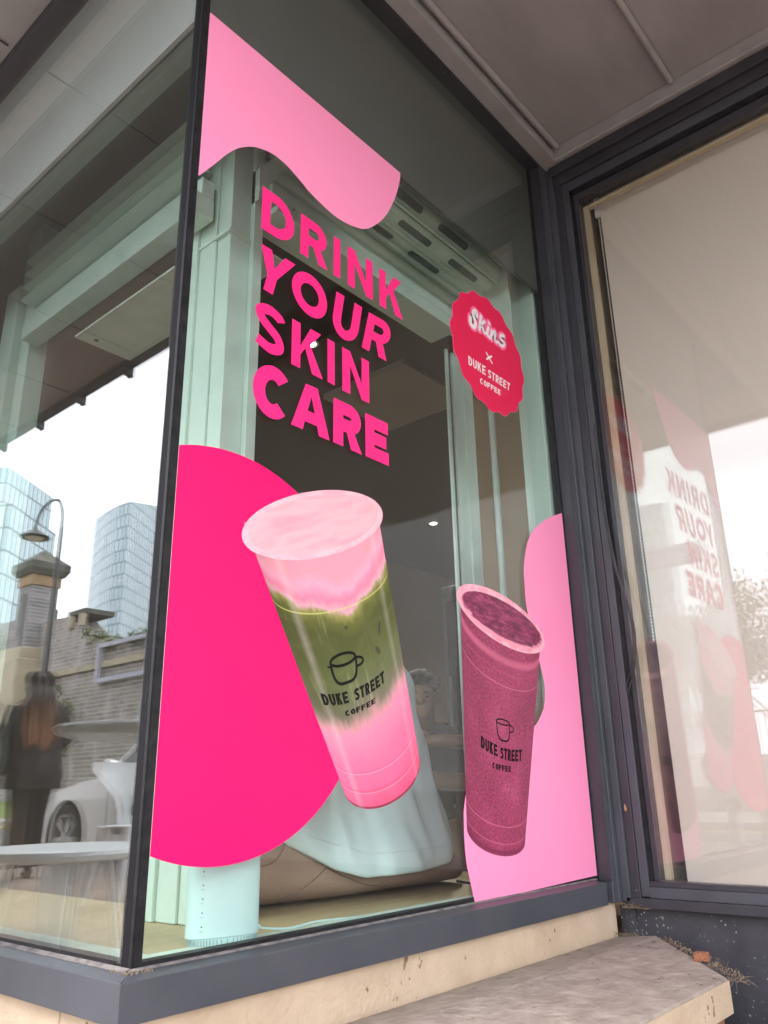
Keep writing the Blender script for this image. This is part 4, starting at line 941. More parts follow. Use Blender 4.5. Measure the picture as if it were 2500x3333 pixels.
for i in range(6):
    z = .150 - i * .0235; p = oval(*rc, .0301, .0722, an, z, 80)[71]
    MB().box(p[0] - .0005, p[0] + .0008, p[1] - .0009, p[1] + .0009, z, z + .0022).build("status_light", BLACK_PL, ro)
    MB().box(p[0] - .0005, p[0] + .0006, p[1] - .004, p[1] + .005, z - .0068, z - .0056).build("light_caption", mat("pale grey caption", (.42, .5, .5), .5) if i == 0 else bpy.data.materials["pale grey caption"], ro)
w = MB().tube(smooth_path([(-.08, .318, .022), (-.074, .336, .016), (-.066, .40, .008), (-.06, .47, .012), (-.058, .53, .010), (-.063, .60, .006), (-.10, .66, .0)], 5), .0021, 8).tube([(-.08, .315, .022), (-.076, .334, .0185)], .0042, 10)
w.build("router_lead", ROUTER, ro, smooth=True)
pcb = MB().tube(smooth_path([(-.22, 1.19, .02), (-.20, 1.24, .01), (-.19, 1.29, .004), (-.185, 1.33, .012), (-.18, 1.36, .02)], 5), .0035, 8).box(-.20, -.165, 1.355, 1.42, -.003, .042)
tag(pcb.build("power_cable", BLACK_PL, None, smooth=False), "black power lead with plug block on the board behind the smoothie cup", "cable")
# ------------------------------------------------------------------ people
SKIN = mat("skin", (.46, .27, .19), .55, c2=(.40, .22, .15), scale=14)
SKIN_B = mat("tanned skin", (.26, .155, .10), .55, c2=(.22, .13, .085), scale=14)
HAIR_D = mat("dark brown hair", (.022, .014, .010), .45, c2=(.05, .03, .02), scale=60, stretch=(1, 1, .15))
SHIRT = mat("pale mint cotton shirt", (.60, .72, .73), .9, c2=(.56, .68, .69), scale=3, bump=.12, bscale=260)
TROU = mat("brown canvas trousers", (.30, .195, .145), .9, c2=(.36, .24, .18), scale=9, bump=.2, bscale=300)
DARKTOP = mat("charcoal sweatshirt", (.035, .036, .042), .9, c2=(.05, .05, .058), scale=6, bump=.1)
COAT = mat("black wool coat", (.016, .013, .013), .9, c2=(.03, .026, .026), scale=8, bump=.15)
TROUD = mat("black trousers", (.012, .011, .011), .9, c2=(.022, .02, .02), scale=8)
LACE = mat("pale blue patterned cotton", (.50, .62, .66), .85, c2=(.56, .66, .7), scale=4, spots=(.18, .2, .28), spot_scale=85, spot_thr=.6)
def skin_mesh(name, V, E_, m, parent=None, root=0, sub=2, label=None):
    me = bpy.data.meshes.new(name); me.from_pydata([v[:3] for v in V], E_, [])
    o = bpy.data.objects.new(name, me); col.objects.link(o); me.materials.append(m)
    sk = o.modifiers.new('skin', 'SKIN'); sk.use_smooth_shade = True
    lay = me.skin_vertices[0].data if me.skin_vertices else None
    if lay is None:
        bm = bmesh.new(); bm.from_mesh(me); sl_ = bm.verts.layers.skin.verify()
        for i, v in enumerate(bm.verts): v[sl_].radius = (V[i][3], V[i][4] if len(V[i]) > 4 else V[i][3]); v[sl_].use_root = (i == root)
        bm.to_mesh(me); bm.free()
    else:
        for i, d_ in enumerate(lay): d_.radius = (V[i][3], V[i][4] if len(V[i]) > 4 else V[i][3]); d_.use_root = (i == root)
    s2 = o.modifiers.new('sub', 'SUBSURF'); s2.levels = sub; s2.render_levels = sub
    if parent is not None: o.parent = parent; o.matrix_parent_inverse = Matrix.Translation(parent.location).inverted()
    return o
class Sk:
    def __init__(s): s.V = []; s.E = []
    def add(s, p, r, frm=None):
        s.V.append((p[0], p[1], p[2], r)); i = len(s.V) - 1
        if frm is not None: s.E.append((frm, i))
        return i
    def chain(s, pts, frm):
        for p in pts: frm = s.add(p[:3], p[3], frm)
        return frm
    def hand(s, wrist, w, d, side, curl):
        """palm along d, fingers spread over `side`, bending towards `curl`"""
        w, d, side, curl = Vector(w), Vector(d).normalized(), Vector(side).normalized(), Vector(curl).normalized()
        palm = s.add(w + d * .045, .026, wrist); pe = s.add(w + d * .085, .022, palm)
        for k, (off, ln) in enumerate(((-.030, .062), (-.010, .075), (.010, .078), (.030, .070))):
            a = w + d * .092 + side * off
            i = s.add(a, .0095, pe); i = s.add(a + d * ln * .45 + curl * .010, .0088, i); i = s.add(a + d * ln * .75 + curl * .026, .008, i); s.add(a + d * ln * .85 + curl * .042, .0068, i)
        a = w + d * .03 + side * .036
        i = s.add(a, .012, palm); i = s.add(a + d * .028 + side * .018 + curl * .008, .010, i); s.add(a + d * .05 + side * .022 + curl * .018, .008, i)
def head_nodes(sk, neck, c, fwd, k=1.0):
    """skull, jaw, nose and chin as part of the body surface"""
    c, fwd = Vector(c), Vector(fwd).normalized()
    a = sk.add(c + Vector((0, 0, -.075)) * k + fwd * .018 * k, .062 * k, neck)
    b = sk.add(c + fwd * .004 * k, .082 * k, a); t = sk.add(c + Vector((0, 0, .06)) * k - fwd * .006 * k, .074 * k, b)
    sk.add(c + fwd * .090 * k + Vector((0, 0, -.028)) * k, .010 * k, b)
    sk.add(c + fwd * .072 * k + Vector((0, 0, -.102)) * k, .020 * k, a)
    return b
def face_bits(parent, c, fwd, k=1.0):
    c, fwd = Vector(c), Vector(fwd).normalized(); side = fwd.cross(Vector((0, 0, 1))).normalized()
    for s_ in (-1, 1):
        p = c + fwd * .078 * k + side * .031 * s_ * k + Vector((0, 0, .0)) * k
        MB().lathe([(.0005, -.005), (.008, -.003), (.010, 0), (.008, .003), (.0005, .005)], tuple(p), 12).build("eye", mat("eye", (.05, .035, .03), .2) if "eye" not in bpy.data.materials else bpy.data.materials["eye"], parent, smooth=True)
        q = p + Vector((0, 0, .022)) * k; MB().tube([q - side * .016, q + Vector((0, 0, .004)), q + side * .016], .0036, 6).build("eyebrow", HAIR_D, parent)
        e = c + side * .083 * s_ * k + Vector((0, 0, -.01)); MB().lathe([(.0005, -.03), (.009, -.022), (.012, 0), (.012, .02), (.0005, .03)], tuple(e), 10).build("ear", parent['skinmat'] and bpy.data.materials[parent['skinmat']], parent, smooth=True)
    q = c + fwd * .082 * k + Vector((0, 0, -.062)) * k
    MB().tube([q - side * .022 - fwd * .006, q, q + side * .022 - fwd * .006], .0045, 6).build("mouth", mat("lips", (.35, .12, .10), .4) if "lips" not in bpy.data.materials else bpy.data.materials["lips"], parent, smooth=True)
def cloth(rings_spec, m, name, parent, n=56, fold=.012, seed=0, freq=5.0, vert=1.2, rot=0.0, steps=8, cap=True, lift=None):
    """rings_spec: (cx, cy, cz, ax, ay) from bottom to top, interpolated; fold noise pushes radially"""
    rings = []
    S_ = [Vector(q) for q in [r[:3] for r in rings_spec]]
    tot = (len(rings_spec) - 1) * steps
    for k in range(tot + 1):
        f = k / steps; i = min(int(f), len(rings_spec) - 2); t = f - i; 
        a0_, a1_, a2_, a3_ = rings_spec[max(i - 1, 0)], rings_spec[i], rings_spec[i + 1], rings_spec[min(i + 2, len(rings_spec) - 1)]
        v = [.5 * ((2 * a1_[j]) + (-a0_[j] + a2_[j]) * t + (2 * a0_[j] - 5 * a1_[j] + 4 * a2_[j] - a3_[j]) * t * t + (-a0_[j] + 3 * a1_[j] - 3 * a2_[j] + a3_[j]) * t ** 3) for j in range(5)]
        ring = []
        for j in range(n):
            a = 2 * math.pi * j / n
            e = 2.3; c, s = math.cos(a), math.sin(a)
            ux, uy = abs(c) ** (2 / e) * (1 if c > 0 else -1), abs(s) ** (2 / e) * (1 if s > 0 else -1)
            w_ = 1 + (fold / max(v[3], v[4])) * 3 * (noise.noise(Vector((math.cos(a) * freq * .5 + seed, math.sin(a) * freq * .5, v[2] * vert * 3 + seed))) + .5 * noise.noise(Vector((math.cos(a) * freq * 1.4 + seed, math.sin(a) * freq * 1.4, v[2] * vert * 7))))
            x, y = ux * v[3] * w_, uy * v[4] * w_
            px_, py_ = v[0] + x * math.cos(rot) - y * math.sin(rot), v[1] + x * math.sin(rot) + y * math.cos(rot)
            ring.append((px_, py_, v[2] + (lift(px_, py_, v[2]) if lift else 0)))
        rings.append(ring)
    return MB().loft(rings, cap).build(name, m, parent, smooth=True)

# person seated on the window board, back to the glass
p1 = thing("person", "person in pale mint shirt and brown trousers seated with back to the glass", "person", (-.38, .95, 0)); p1['skinmat'] = "skin"
s = Sk(); pel = s.add((-.42, .93, .12), .12); sp1 = s.chain([(-.43, .92, .28, .13), (-.45, .90, .44, .14), (-.47, .88, .56, .12)], pel)
nk = s.chain([(-.52, .85, .66, .055)], sp1); head_nodes(s, nk, (-.58, .80, .77), (-.85, -.3, -.2))
for sd_ in (1, -1):
    y = .88 + sd_ * .19
    e_ = s.chain([(-.47, y, .55, .062), (-.56, y + sd_ * .05, .36, .046), (-.74, y - sd_ * .02, .27, .036), (-.88, y - sd_ * .06, .26, .030)], sp1)
    s.hand(e_, (-.88, y - sd_ * .06, .26), (-1, 0, -.1), (0, -sd_, 0), (0, 0, -1))
    s.chain([(-.44, .93 + sd_ * .12, .11, .11), (-.82, .90 + sd_ * .20, .10, .075), (-.86, .90 + sd_ * .2, -.14, .055), (-.84, .90 + sd_ * .2, -.30, .04), (-.95, .90 + sd_ * .2, -.33, .035)], pel)
skin_mesh("body", s.V, s.E, SKIN, p1)
cloth([(-.44, .95, .066, .185, .345), (-.43, .95, .058, .205, .365), (-.43, .95, .11, .21, .375), (-.44, .95, .20, .190, .352), (-.45, .945, .34, .172, .325), (-.455, .94, .46, .155, .312), (-.46, .94, .56, .142, .300), (-.465, .935, .625, .128, .280), (-.475, .925, .672, .105, .225), (-.50, .90, .700, .06, .12)], SHIRT, "shirt", p1, n=140, fold=.021, seed=3, freq=4.2, vert=1.0, lift=lambda x, y, z: max(0, 1 - z / .40) * (.16 * max(0, (.84 - y) / .30) ** 1.4 + .03 * max(0, (y - 1.1) / .2)))
# trousers: seat and thighs
tr = []
for k in range(27):
    y = 1.36 - k * .036
    f = max(0.05, 1 - abs((y - .98) / .42) ** 4) ** .5 if y > .98 else 1 - .18 * (1 - (y - .42) / .56)
    ax = .160 * f; h = (.120 * f) + .10 * min(1, max(0, (.82 - y) / .2)) * (1 if y > .8 else 1)
    ring = []
    for j in range(40):
        a = 2 * math.pi * j / 40; c, s_ = math.cos(a), math.sin(a)
        wob = 1 + .035 * noise.noise(Vector((y * 9, c * 2, s_ * 2)))
        x = ax * abs(c) ** .8 * (1 if c > 0 else -1) * wob; z = (.002 + h * .5) + h * .5 * abs(s_) ** .7 * (1 if s_ > 0 else -1) * wob
        ring.append((-.43 - .05 * (1.0 - y) + x, y, max(z, -.0025)))
    tr.append(ring)
MB().loft(tr).build("trousers", TROU, p1, smooth=True)
for sy in (.72, 1.10):
    MB().tube([(-.50, sy, .09), (-.66, sy + .0, .09), (-.82, sy, .085), (-.865, sy, .02), (-.86, sy, -.14), (-.84, sy, -.30)], [.11, .098, .085, .078, .07, .062], 20).build("trouser_leg", TROU, p1, smooth=True)
from mathutils.bvhtree import BVHTree
def on_surface(obj_, yz, lift_=.0006):
    bv = BVHTree.FromPolygons([v.co.copy() for v in obj_.data.vertices], [tuple(p.vertices) for p in obj_.data.polygons])
    out = []
    for y, z in yz:
        h = bv.ray_cast(Vector((-.02, y, z)), Vector((-1, 0, 0)))
        if h[0] is not None: out.append(h[0] + Vector((lift_, 0, 0)))
    return out
tro_ = [c for c in p1.children if c.name.startswith('trousers')][0]; shi_ = [c for c in p1.children if c.name.startswith('shirt')][0]
STI = mat("trouser stitching", (.17, .11, .08), .9)
for yz in ([(.74, .085), (.70, .06), (.66, .035), (.62, .02)], [(.74, .085), (.80, .06), (.88, .035), (.98, .02)], [(.62, .15), (.58, .11), (.52, .10)], [(.60, .165), (.64, .15), (.68, .12)]):
    pp = on_surface(tro_, spline2(yz, 6))
    if len(pp) > 3: MB().tube(pp, .0013, 5).build("trouser_seam", STI, p1)
hm_ = on_surface(shi_, [(.66 + k * .02, .112 + max(0, (.84 - (.66 + k * .02)) / .3) * .09) for k in range(30)], .0003)
if len(hm_) > 3: MB().tube(hm_, .0011, 5).build("hem_stitching", mat("shirt stitching", (.5, .6, .6), .9), p1)
hb = MB().lathe([(.001, -.115), (.06, -.11), (.092, -.06), (.102, 0), (.098, .05), (.07, .095), (.001, .115)], (-.59, .80, .80), 24)
hb.build("hair", HAIR_D, p1, smooth=True)

# second person facing the window, further inside
p2 = thing("person", "curly haired person in dark sweatshirt facing the window with crossed forearms", "person", (-1.35, 2.5, GZ)); p2['skinmat'] = "tanned skin"
hc = Vector((-1.22, 2.33, .70)); fw_ = Vector((.55, -.80, -.12)).normalized()
s = Sk(); pel = s.add((-1.42, 2.66, .08), .14); sp1 = s.chain([(-1.40, 2.62, .24, .14), (-1.36, 2.56, .38, .14), (-1.34, 2.53, .46, .09)], pel)
nk = s.chain([(-1.28, 2.43, .57, .055)], sp1); head_nodes(s, nk, hc, fw_)
side = fw_.cross(Vector((0, 0, 1))).normalized()       # towards image right
sh = Vector((-1.33, 2.52, .45))
a_ = sh + side * .20; el = sh + side * .27 + Vector((.04, -.04, -.06)) ; wr = Vector((-1.12, 2.32, .455))
i = s.chain([(*(sh + side * .17), .06), (-1.10, 2.62, .45, .048), (-1.02, 2.47, .475, .040), (-1.12, 2.31, .490, .030)], sp1)
s.hand(i, (-1.13, 2.30, .485), (-.6, -.4, -.1), (0, 0, 1), (.6, -.8, 0))
i = s.chain([(*(sh - side * .17), .06), (*(sh - side * .24 + fw_ * .08 + Vector((0, 0, -.14))), .05), (*(sh - side * .06 + fw_ * .24 + Vector((0, 0, -.12))), .042), (*(sh + side * .12 + fw_ * .27 + Vector((0, 0, -.04))), .030)], sp1)
s.hand(i, tuple(sh + side * .12 + fw_ * .27 + Vector((0, 0, -.04))), tuple(side), (0, 0, 1), tuple(-fw_))
for sd_ in (1, -1):
    q = Vector((-1.42, 2.66, .07)) + side * .1 * sd_
    k_ = q + fw_ * .42
    s.chain([(*q, .10), (*k_, .07), (k_.x, k_.y, -.16, .055), (k_.x, k_.y, -.31, .04), (k_.x + fw_.x * .12, k_.y + fw_.y * .12, -.32, .033)], pel)
skin_mesh("body", s.V, s.E, SKIN_B, p2)
cloth([(-1.42, 2.66, .0, .17, .21), (-1.40, 2.62, .18, .17, .21), (-1.36, 2.56, .34, .17, .235), (-1.34, 2.53, .45, .15, .23), (-1.33, 2.50, .52, .12, .18), (-1.295, 2.45, .585, .07, .085)], DARKTOP, "sweatshirt", p2, n=48, fold=.012, seed=8, rot=math.atan2(fw_.y, fw_.x))
hr = MB(); rng = random.Random(5)
for k in range(90):
    a = rng.uniform(0, 2 * math.pi); e = rng.uniform(.2, 1.45)
    d_ = Vector((math.cos(a) * math.cos(e), math.sin(a) * math.cos(e), math.sin(e)))
    if d_.dot(fw_) > .35 + rng.uniform(0, .35) and d_.z < .78: continue
    p = hc + Vector((0, 0, .02)) + d_ * .092
    r_ = rng.uniform(.016, .026)
    hr.lathe([(.001, -r_), (r_ * .75, -r_ * .6), (r_, 0), (r_ * .75, r_ * .6), (.001, r_)], tuple(p), 8)
hr.build("curly_hair", mat("brown curly hair", (.02, .013, .009), .6), p2, smooth=True)
face_bits(p2, hc, fw_)
stl = thing("stool", "dark wooden cafe chair under the curly haired person", "stool", (-1.45, 2.7, GZ))
MB().box(-1.62, -1.24, 2.50, 2.88, -.06, -.02).build("seat", FLOOR_IN, stl, bevel=.01)
for sx in (-1.60, -1.29):
    for sy in (2.53, 2.83): MB().box(sx, sx + .035, sy, sy + .035, GZ, -.0605).build("leg", FLOOR_IN, stl)
# person in patterned blouse, mostly behind the smoothie decal
p3 = thing("person", "person in pale blue patterned blouse beyond the smoothie cup decal", "person", (-.95, 2.45, GZ)); p3['skinmat'] = "skin"
s = Sk(); pel = s.add((-.72, 2.34, .02), .13); sp1 = s.chain([(-.72, 2.33, .18, .13), (-.72, 2.32, .34, .13), (-.72, 2.32, .42, .11)], pel)
nk = s.chain([(-.72, 2.33, .51, .055)], sp1); head_nodes(s, nk, (-.72, 2.34, .63), (-.6, .8, 0))
for sd_ in (1, -1):
    e_ = s.chain([(-.72 + .16 * sd_, 2.33, .40, .055), (-.74 + .20 * sd_, 2.34, .20, .045), (-.80 + .14 * sd_, 2.46, .12, .032)], sp1)
    s.hand(e_, (-.80 + .14 * sd_, 2.46, .12), (-.4, .9, -.1), (sd_, 0, 0), (0, 0, -1))
    s.chain([(-.72 + .1 * sd_, 2.38, .02, .1), (-.85 + .1 * sd_, 2.7, 0, .07), (-.86 + .1 * sd_, 2.72, -.30, .045)], pel)
skin_mesh("body", s.V, s.E, SKIN, p3)
cloth([(-.72, 2.34, -.10, .18, .15), (-.72, 2.33, .10, .18, .16), (-.72, 2.32, .30, .19, .15), (-.72, 2.32, .40, .16, .12), (-.72, 2.32, .44, .08, .07)], LACE, "blouse", p3, n=40, fold=.014, seed=5)
MB().lathe([(.001, -.15), (.08, -.14), (.1, -.05), (.105, .02), (.08, .09), (.001, .115)], (-.71, 2.33, .65), 20).build("hair", HAIR_D, p3, smooth=True)

# woman walking on the pavement (seen reflected in the street window)
wx, wy = -5.72, -2.62
p4 = thing("person", "woman with long auburn tipped hair, black coat and trousers walking along the pavement", "person", (wx, wy, GZ)); p4['skinmat'] = "skin"
g = GZ
fw_ = Vector((-.90, -.28, 0)).normalized(); hf_ = Vector((-.80, .60, 0)).normalized(); hc = Vector((wx - .02, wy + .03, 1.21))
s = Sk(); pel = s.add((wx, wy, g + .92), .13); sp1 = s.chain([(wx, wy, g + 1.08, .11), (wx, wy, g + 1.24, .13), (wx, wy, g + 1.36, .11)], pel)
nk = s.chain([(wx, wy, g + 1.45, .05)], sp1); head_nodes(s, nk, hc, hf_, .95)
for sd_, leg in ((1, .10), (-1, -.10)):
    sx = Vector((-fw_.y, fw_.x, 0)) * .09 * sd_
    k_ = Vector((wx, wy, 0)) + sx + fw_ * leg
    s.chain([(wx + sx.x, wy + sx.y, g + .84, .10), (k_.x, k_.y, g + .48, .065), (k_.x + fw_.x * leg * .3, k_.y + fw_.y * leg * .3, g + .10, .042), (k_.x + fw_.x * (leg * .3 + .12), k_.y + fw_.y * (leg * .3 + .12), g + .035, .034)], pel)
    sx = Vector((-fw_.y, fw_.x, 0)) * .19 * sd_
    e_ = s.chain([(wx + sx.x, wy + sx.y, g + 1.36, .055), (wx + sx.x * 1.35, wy + sx.y * 1.35, g + 1.10, .045), (wx + sx.x * 1.1 + fw_.x * .2, wy + sx.y * 1.1 + fw_.y * .2, g + 1.04, .03)], sp1)
    s.hand(e_, (wx + sx.x * 1.1 + fw_.x * .2, wy + sx.y * 1.1 + fw_.y * .2, g + 1.04), fw_, (0, 0, 1), (-sx.x, -sx.y, 0))
skin_mesh("body", s.V, s.E, SKIN, p4)
rt = math.atan2(fw_.y, fw_.x)
cloth([(wx, wy, g + .70, .19, .25), (wx, wy, g + .86, .19, .255), (wx, wy, g + 1.02, .16, .23), (wx, wy, g + 1.2, .16, .25), (wx, wy, g + 1.34, .15, .235), (wx, wy, g + 1.42, .10, .15), (wx, wy, g + 1.46, .07, .08)], COAT, "coat", p4, n=44, fold=.012, seed=11, rot=rt)
for sd_, leg in ((1, .10), (-1, -.10)):
    sx = Vector((-fw_.y, fw_.x, 0)) * .09 * sd_; k_ = Vector((wx, wy, 0)) + sx + fw_ * leg
    MB().tube([(wx + sx.x, wy + sx.y, g + .86), (k_.x, k_.y, g + .48), (k_.x + fw_.x * leg * .3, k_.y + fw_.y * leg * .3, g + .09)], [.115, .088, .085], 18).build("trouser_leg", TROUD, p4, smooth=True)
    f0 = k_ + fw_ * (leg * .3 - .07)
    MB().loft([[(f0.x + fw_.x * t_ + math.cos(a) * w_ * -fw_.y, f0.y + fw_.y * t_ + math.cos(a) * w_ * fw_.x, g + h_ + math.sin(a) * h_) for a in [2 * math.pi * j / 14 for j in range(14)]] for t_, w_, h_ in ((0, .02, .03), (.04, .036, .042), (.14, .042, .035), (.22, .036, .024), (.26, .015, .014))]).build("boot", mat("brown leather boot", (.10, .045, .02), .5) if sd_ == 1 else bpy.data.materials["brown leather boot"], p4, smooth=True)
    q = Vector((-fw_.y, fw_.x, 0)) * sd_
    MB().tube([(wx + q.x * .19, wy + q.y * .19, g + 1.37), (wx + q.x * .26, wy + q.y * .26, g + 1.10), (wx + q.x * .2 + fw_.x * .19, wy + q.y * .2 + fw_.y * .19, g + 1.04)], [.075, .065, .05], 16).build("coat_sleeve", COAT, p4, smooth=True)
def hair_mat():
    m, n, l, b = new_mat("dark to auburn long hair"); b.inputs['Roughness'].default_value = .5
    t = n.new('ShaderNodeTexCoord'); sp_ = n.new('ShaderNodeSeparateXYZ'); l.new(t.outputs['Object'], sp_.inputs[0])
    mr = n.new('ShaderNodeMapRange'); mr.inputs[1].default_value = 1.22; mr.inputs[2].default_value = .66; l.new(sp_.outputs[2], mr.inputs[0])
    nn = n.new('ShaderNodeTexNoise'); nn.inputs['Scale'].default_value = 1; mq = n.new('ShaderNodeMapping'); mq.inputs['Scale'].default_value = (60, 60, 4); l.new(t.outputs['Object'], mq.inputs[0]); l.new(mq.outputs[0], nn.inputs['Vector'])
    ad = n.new('ShaderNodeMath'); ad.operation = 'MULTIPLY_ADD'; ad.inputs[1].default_value = .35; l.new(nn.outputs[0], ad.inputs[0]); l.new(mr.outputs[0], ad.inputs[2])
    r = n.new('ShaderNodeValToRGB'); e = r.color_ramp.elements; e[0].position = .35; e[0].color = (.014, .008, .008, 1); e[1].position = .95; e[1].color = (.20, .085, .035, 1)
    l.new(ad.outputs[0], r.inputs[0]); l.new(r.outputs[0], b.inputs['Base Color']); return m
bk = -fw_ * .06
cloth([(wx + bk.x * 1.9, wy + bk.y * 1.9, .60, .015, .03), (wx + bk.x * 2.1, wy + bk.y * 2.1, .68, .04, .085), (wx + bk.x * 2.2, wy + bk.y * 2.2, .80, .06, .12), (wx + bk.x * 2, wy + bk.y * 2, .98, .08, .125), (wx + bk.x * 1.5, wy + bk.y * 1.5, 1.10, .09, .105), (hc.x - hf_.x * .045, hc.y - hf_.y * .045, 1.20, .10, .10), (hc.x - hf_.x * .03, hc.y - hf_.y * .03, 1.27, .10, .10), (hc.x - hf_.x * .015, hc.y - hf_.y * .015, 1.325, .06, .06)], hair_mat(), "long_hair", p4, n=64, fold=.016, seed=2, freq=12, vert=.6, rot=rt)
face_bits(p4, hc, hf_, .95)
bag = thing("shoulder_bag", "slouchy black shoulder bag hanging at the side of the walking woman", "bag", (wx + .14, wy - .28, g + .9))
q = -Vector((-fw_.y, fw_.x, 0))
bc = Vector((wx, wy, g + .96)) + q * .31 - fw_ * .10
MB().loft([[(bc.x + fw_.x * w_ * math.cos(a) + q.x * d_ * math.sin(a), bc.y + fw_.y * w_ * math.cos(a) + q.y * d_ * math.sin(a), bc.z + z_) for a in [2 * math.pi * j / 24 for j in range(24)]] for z_, w_, d_ in ((-.16, .08, .03), (-.13, .17, .07), (-.02, .21, .085), (.10, .17, .05), (.15, .10, .02))]).build("bag_body", BLACK_PL, bag, smooth=True)
MB().tube(smooth_path([tuple(bc + fw_ * .12 + Vector((0, 0, .12))), tuple(bc - q * .08 + Vector((0, 0, .40))), tuple(bc - fw_ * .12 + Vector((0, 0, .12)))], 8), .009, 8).build("bag_strap", BLACK_PL, bag, smooth=True)
# companion with pink scarf, partly outside the pane
wx2, wy2 = -5.95, -2.10
p5 = thing("person", "person in dark coat with pale pink scarf at the far edge of the reflection", "person", (wx2, wy2, GZ)); p5['skinmat'] = "skin"
s = Sk(); pel = s.add((wx2, wy2, g + .92), .13); sp1 = s.chain([(wx2, wy2, g + 1.1, .12), (wx2, wy2, g + 1.3, .14), (wx2, wy2, g + 1.4, .12)], pel)
nk = s.chain([(wx2, wy2, g + 1.5, .05)], sp1); head_nodes(s, nk, (wx2, wy2, g + 1.62), (-1, -.3, 0))
for sd_ in (1, -1):
    s.chain([(wx2, wy2 + .1 * sd_, g + .84, .1), (wx2 + .08 * sd_, wy2 + .1 * sd_, g + .48, .065), (wx2 + .1 * sd_, wy2 + .1 * sd_, g + .1, .045), (wx2 + .1 * sd_ - .12, wy2 + .1 * sd_, g + .035, .035)], pel)
    e_ = s.chain([(wx2, wy2 + .2 * sd_, g + 1.4, .055), (wx2, wy2 + .26 * sd_, g + 1.12, .045), (wx2 - .1, wy2 + .24 * sd_, g + .9, .03)], sp1)
    s.hand(e_, (wx2 - .1, wy2 + .24 * sd_, g + .9), (-.2, 0, -1), (-1, 0, 0), (0, -sd_, 0))
skin_mesh("body", s.V, s.E, SKIN, p5)
cloth([(wx2, wy2, g + .6, .2, .26), (wx2, wy2, g + .9, .19, .26), (wx2, wy2, g + 1.2, .18, .27), (wx2, wy2, g + 1.38, .16, .25), (wx2, wy2, g + 1.47, .09, .13)], COAT, "coat", p5, n=40, fold=.012, seed=21)
cloth([(wx2, wy2 - .05, g + .95, .05, .06), (wx2 + .1, wy2 - .08, g + 1.1, .07, .07), (wx2 + .06, wy2 - .06, g + 1.3, .12, .13), (wx2, wy2, g + 1.46, .14, .15), (wx2, wy2, g + 1.53, .09, .1)], mat("dusty pink scarf", (.48, .27, .25), .9, c2=(.38, .2, .2), scale=20, bump=.3), "scarf", p5, n=36, fold=.02, seed=4)
for sd_ in (1, -1):
    MB().tube([(wx2, wy2 + .1 * sd_, g + .7), (wx2 + .08 * sd_, wy2 + .1 * sd_, g + .48), (wx2 + .1 * sd_, wy2 + .1 * sd_, g + .08)], [.12, .09, .08], 16).build("trouser_leg", TROUD, p5, smooth=True)
MB().lathe([(.001, -.12), (.08, -.1), (.098, -.02), (.1, .04), (.07, .09), (.001, .115)], (wx2 + .015, wy2, g + 1.645), 20).build("hair", HAIR_D, p5, smooth=True)

# ------------------------------------------------------------------ pavement furniture (reflected)
st = thing("cafe_stool", "low round white stool on the pavement in front of the street window", "stool", (-1.25, -.54, GZ))
MB().lathe([(.001, .448), (.24, .448), (.268, .455), (.275, .468), (.268, .478), (.24, .482), (.001, .478)], (-1.25, -.54, GZ), 48).build("seat", WHITE_PL, st, smooth=True)
for k in range(4):
    a = math.pi / 2 * k + .6; c, s_ = math.cos(a), math.sin(a)
    MB().loop_prism([(-1.25 + .13 * c - .045 * s_, -.54 + .13 * s_ + .045 * c, GZ + .448), (-1.25 + .13 * c + .045 * s_, -.54 + .13 * s_ - .045 * c, GZ + .448), (-1.25 + .155 * c + .045 * s_, -.54 + .155 * s_ - .045 * c, GZ + .448), (-1.25 + .155 * c - .045 * s_, -.54 + .155 * s_ + .045 * c, GZ + .448)],
                    [(-1.25 + .20 * c - .03 * s_, -.54 + .20 * s_ + .03 * c, GZ + .002), (-1.25 + .20 * c + .03 * s_, -.54 + .20 * s_ - .03 * c, GZ + .002), (-1.25 + .222 * c + .03 * s_, -.54 + .222 * s_ - .03 * c, GZ + .002), (-1.25 + .222 * c - .03 * s_, -.54 + .222 * s_ + .03 * c, GZ + .002)]).build("leg", WHITE_PL, st, bevel=.003)
tb = thing("cafe_table", "round white cafe table on one column beside the corner of the street window", "table", (-.62, -.40, GZ))
MB().lathe([(.001, .765), (.21, .762), (.245, .772), (.255, .785), (.245, .792), (.001, .792)], (-.62, -.40, GZ), 56).build("tabletop", WHITE_PL, tb, smooth=True)
MB().lathe([(.035, .03), (.028, .10), (.028, .70), (.05, .764)], (-.62, -.40, GZ), 20).build("column", WHITE_PL, tb, smooth=True)
MB().lathe([(.001, .002), (.20, .002), (.20, .012), (.04, .032), (.001, .032)], (-.62, -.40, GZ), 40).build("base", WHITE_PL, tb, smooth=True)
ch_ = thing("cafe_chair", "white moulded plastic chair with tapered back and splayed legs on the pavement", "chair", (-3.5, -2.2, GZ))
cxx, cyy = -3.48, -2.22
MB().loft([[(cxx + w_ * math.cos(a), cyy + w_ * math.sin(a), GZ + z_) for a in [2 * math.pi * j / 28 for j in range(28)]] for z_, w_ in ((.440, .14), (.446, .17), (.452, .175), (.457, .16))]).build("seat", WHITE_PL, ch_, smooth=True)
bk_ = MB()
rw1 = []
for z_, hw, dx in ((.45, .05, .17), (.54, .045, .19), (.62, .065, .21), (.70, .14, .225), (.78, .215, .235), (.82, .22, .24), (.838, .20, .24)):
    rw1.append([(cxx - (dx - (abs(t_) ** 2) * .05) + th, cyy + t_ * hw, GZ + z_) for th, ts in ((0, (-1, -.5, 0, .5, 1)), (.014, (1, .5, 0, -.5, -1))) for t_ in ts])
bk_.loft(rw1).build("backrest", WHITE_PL, ch_, smooth=True)
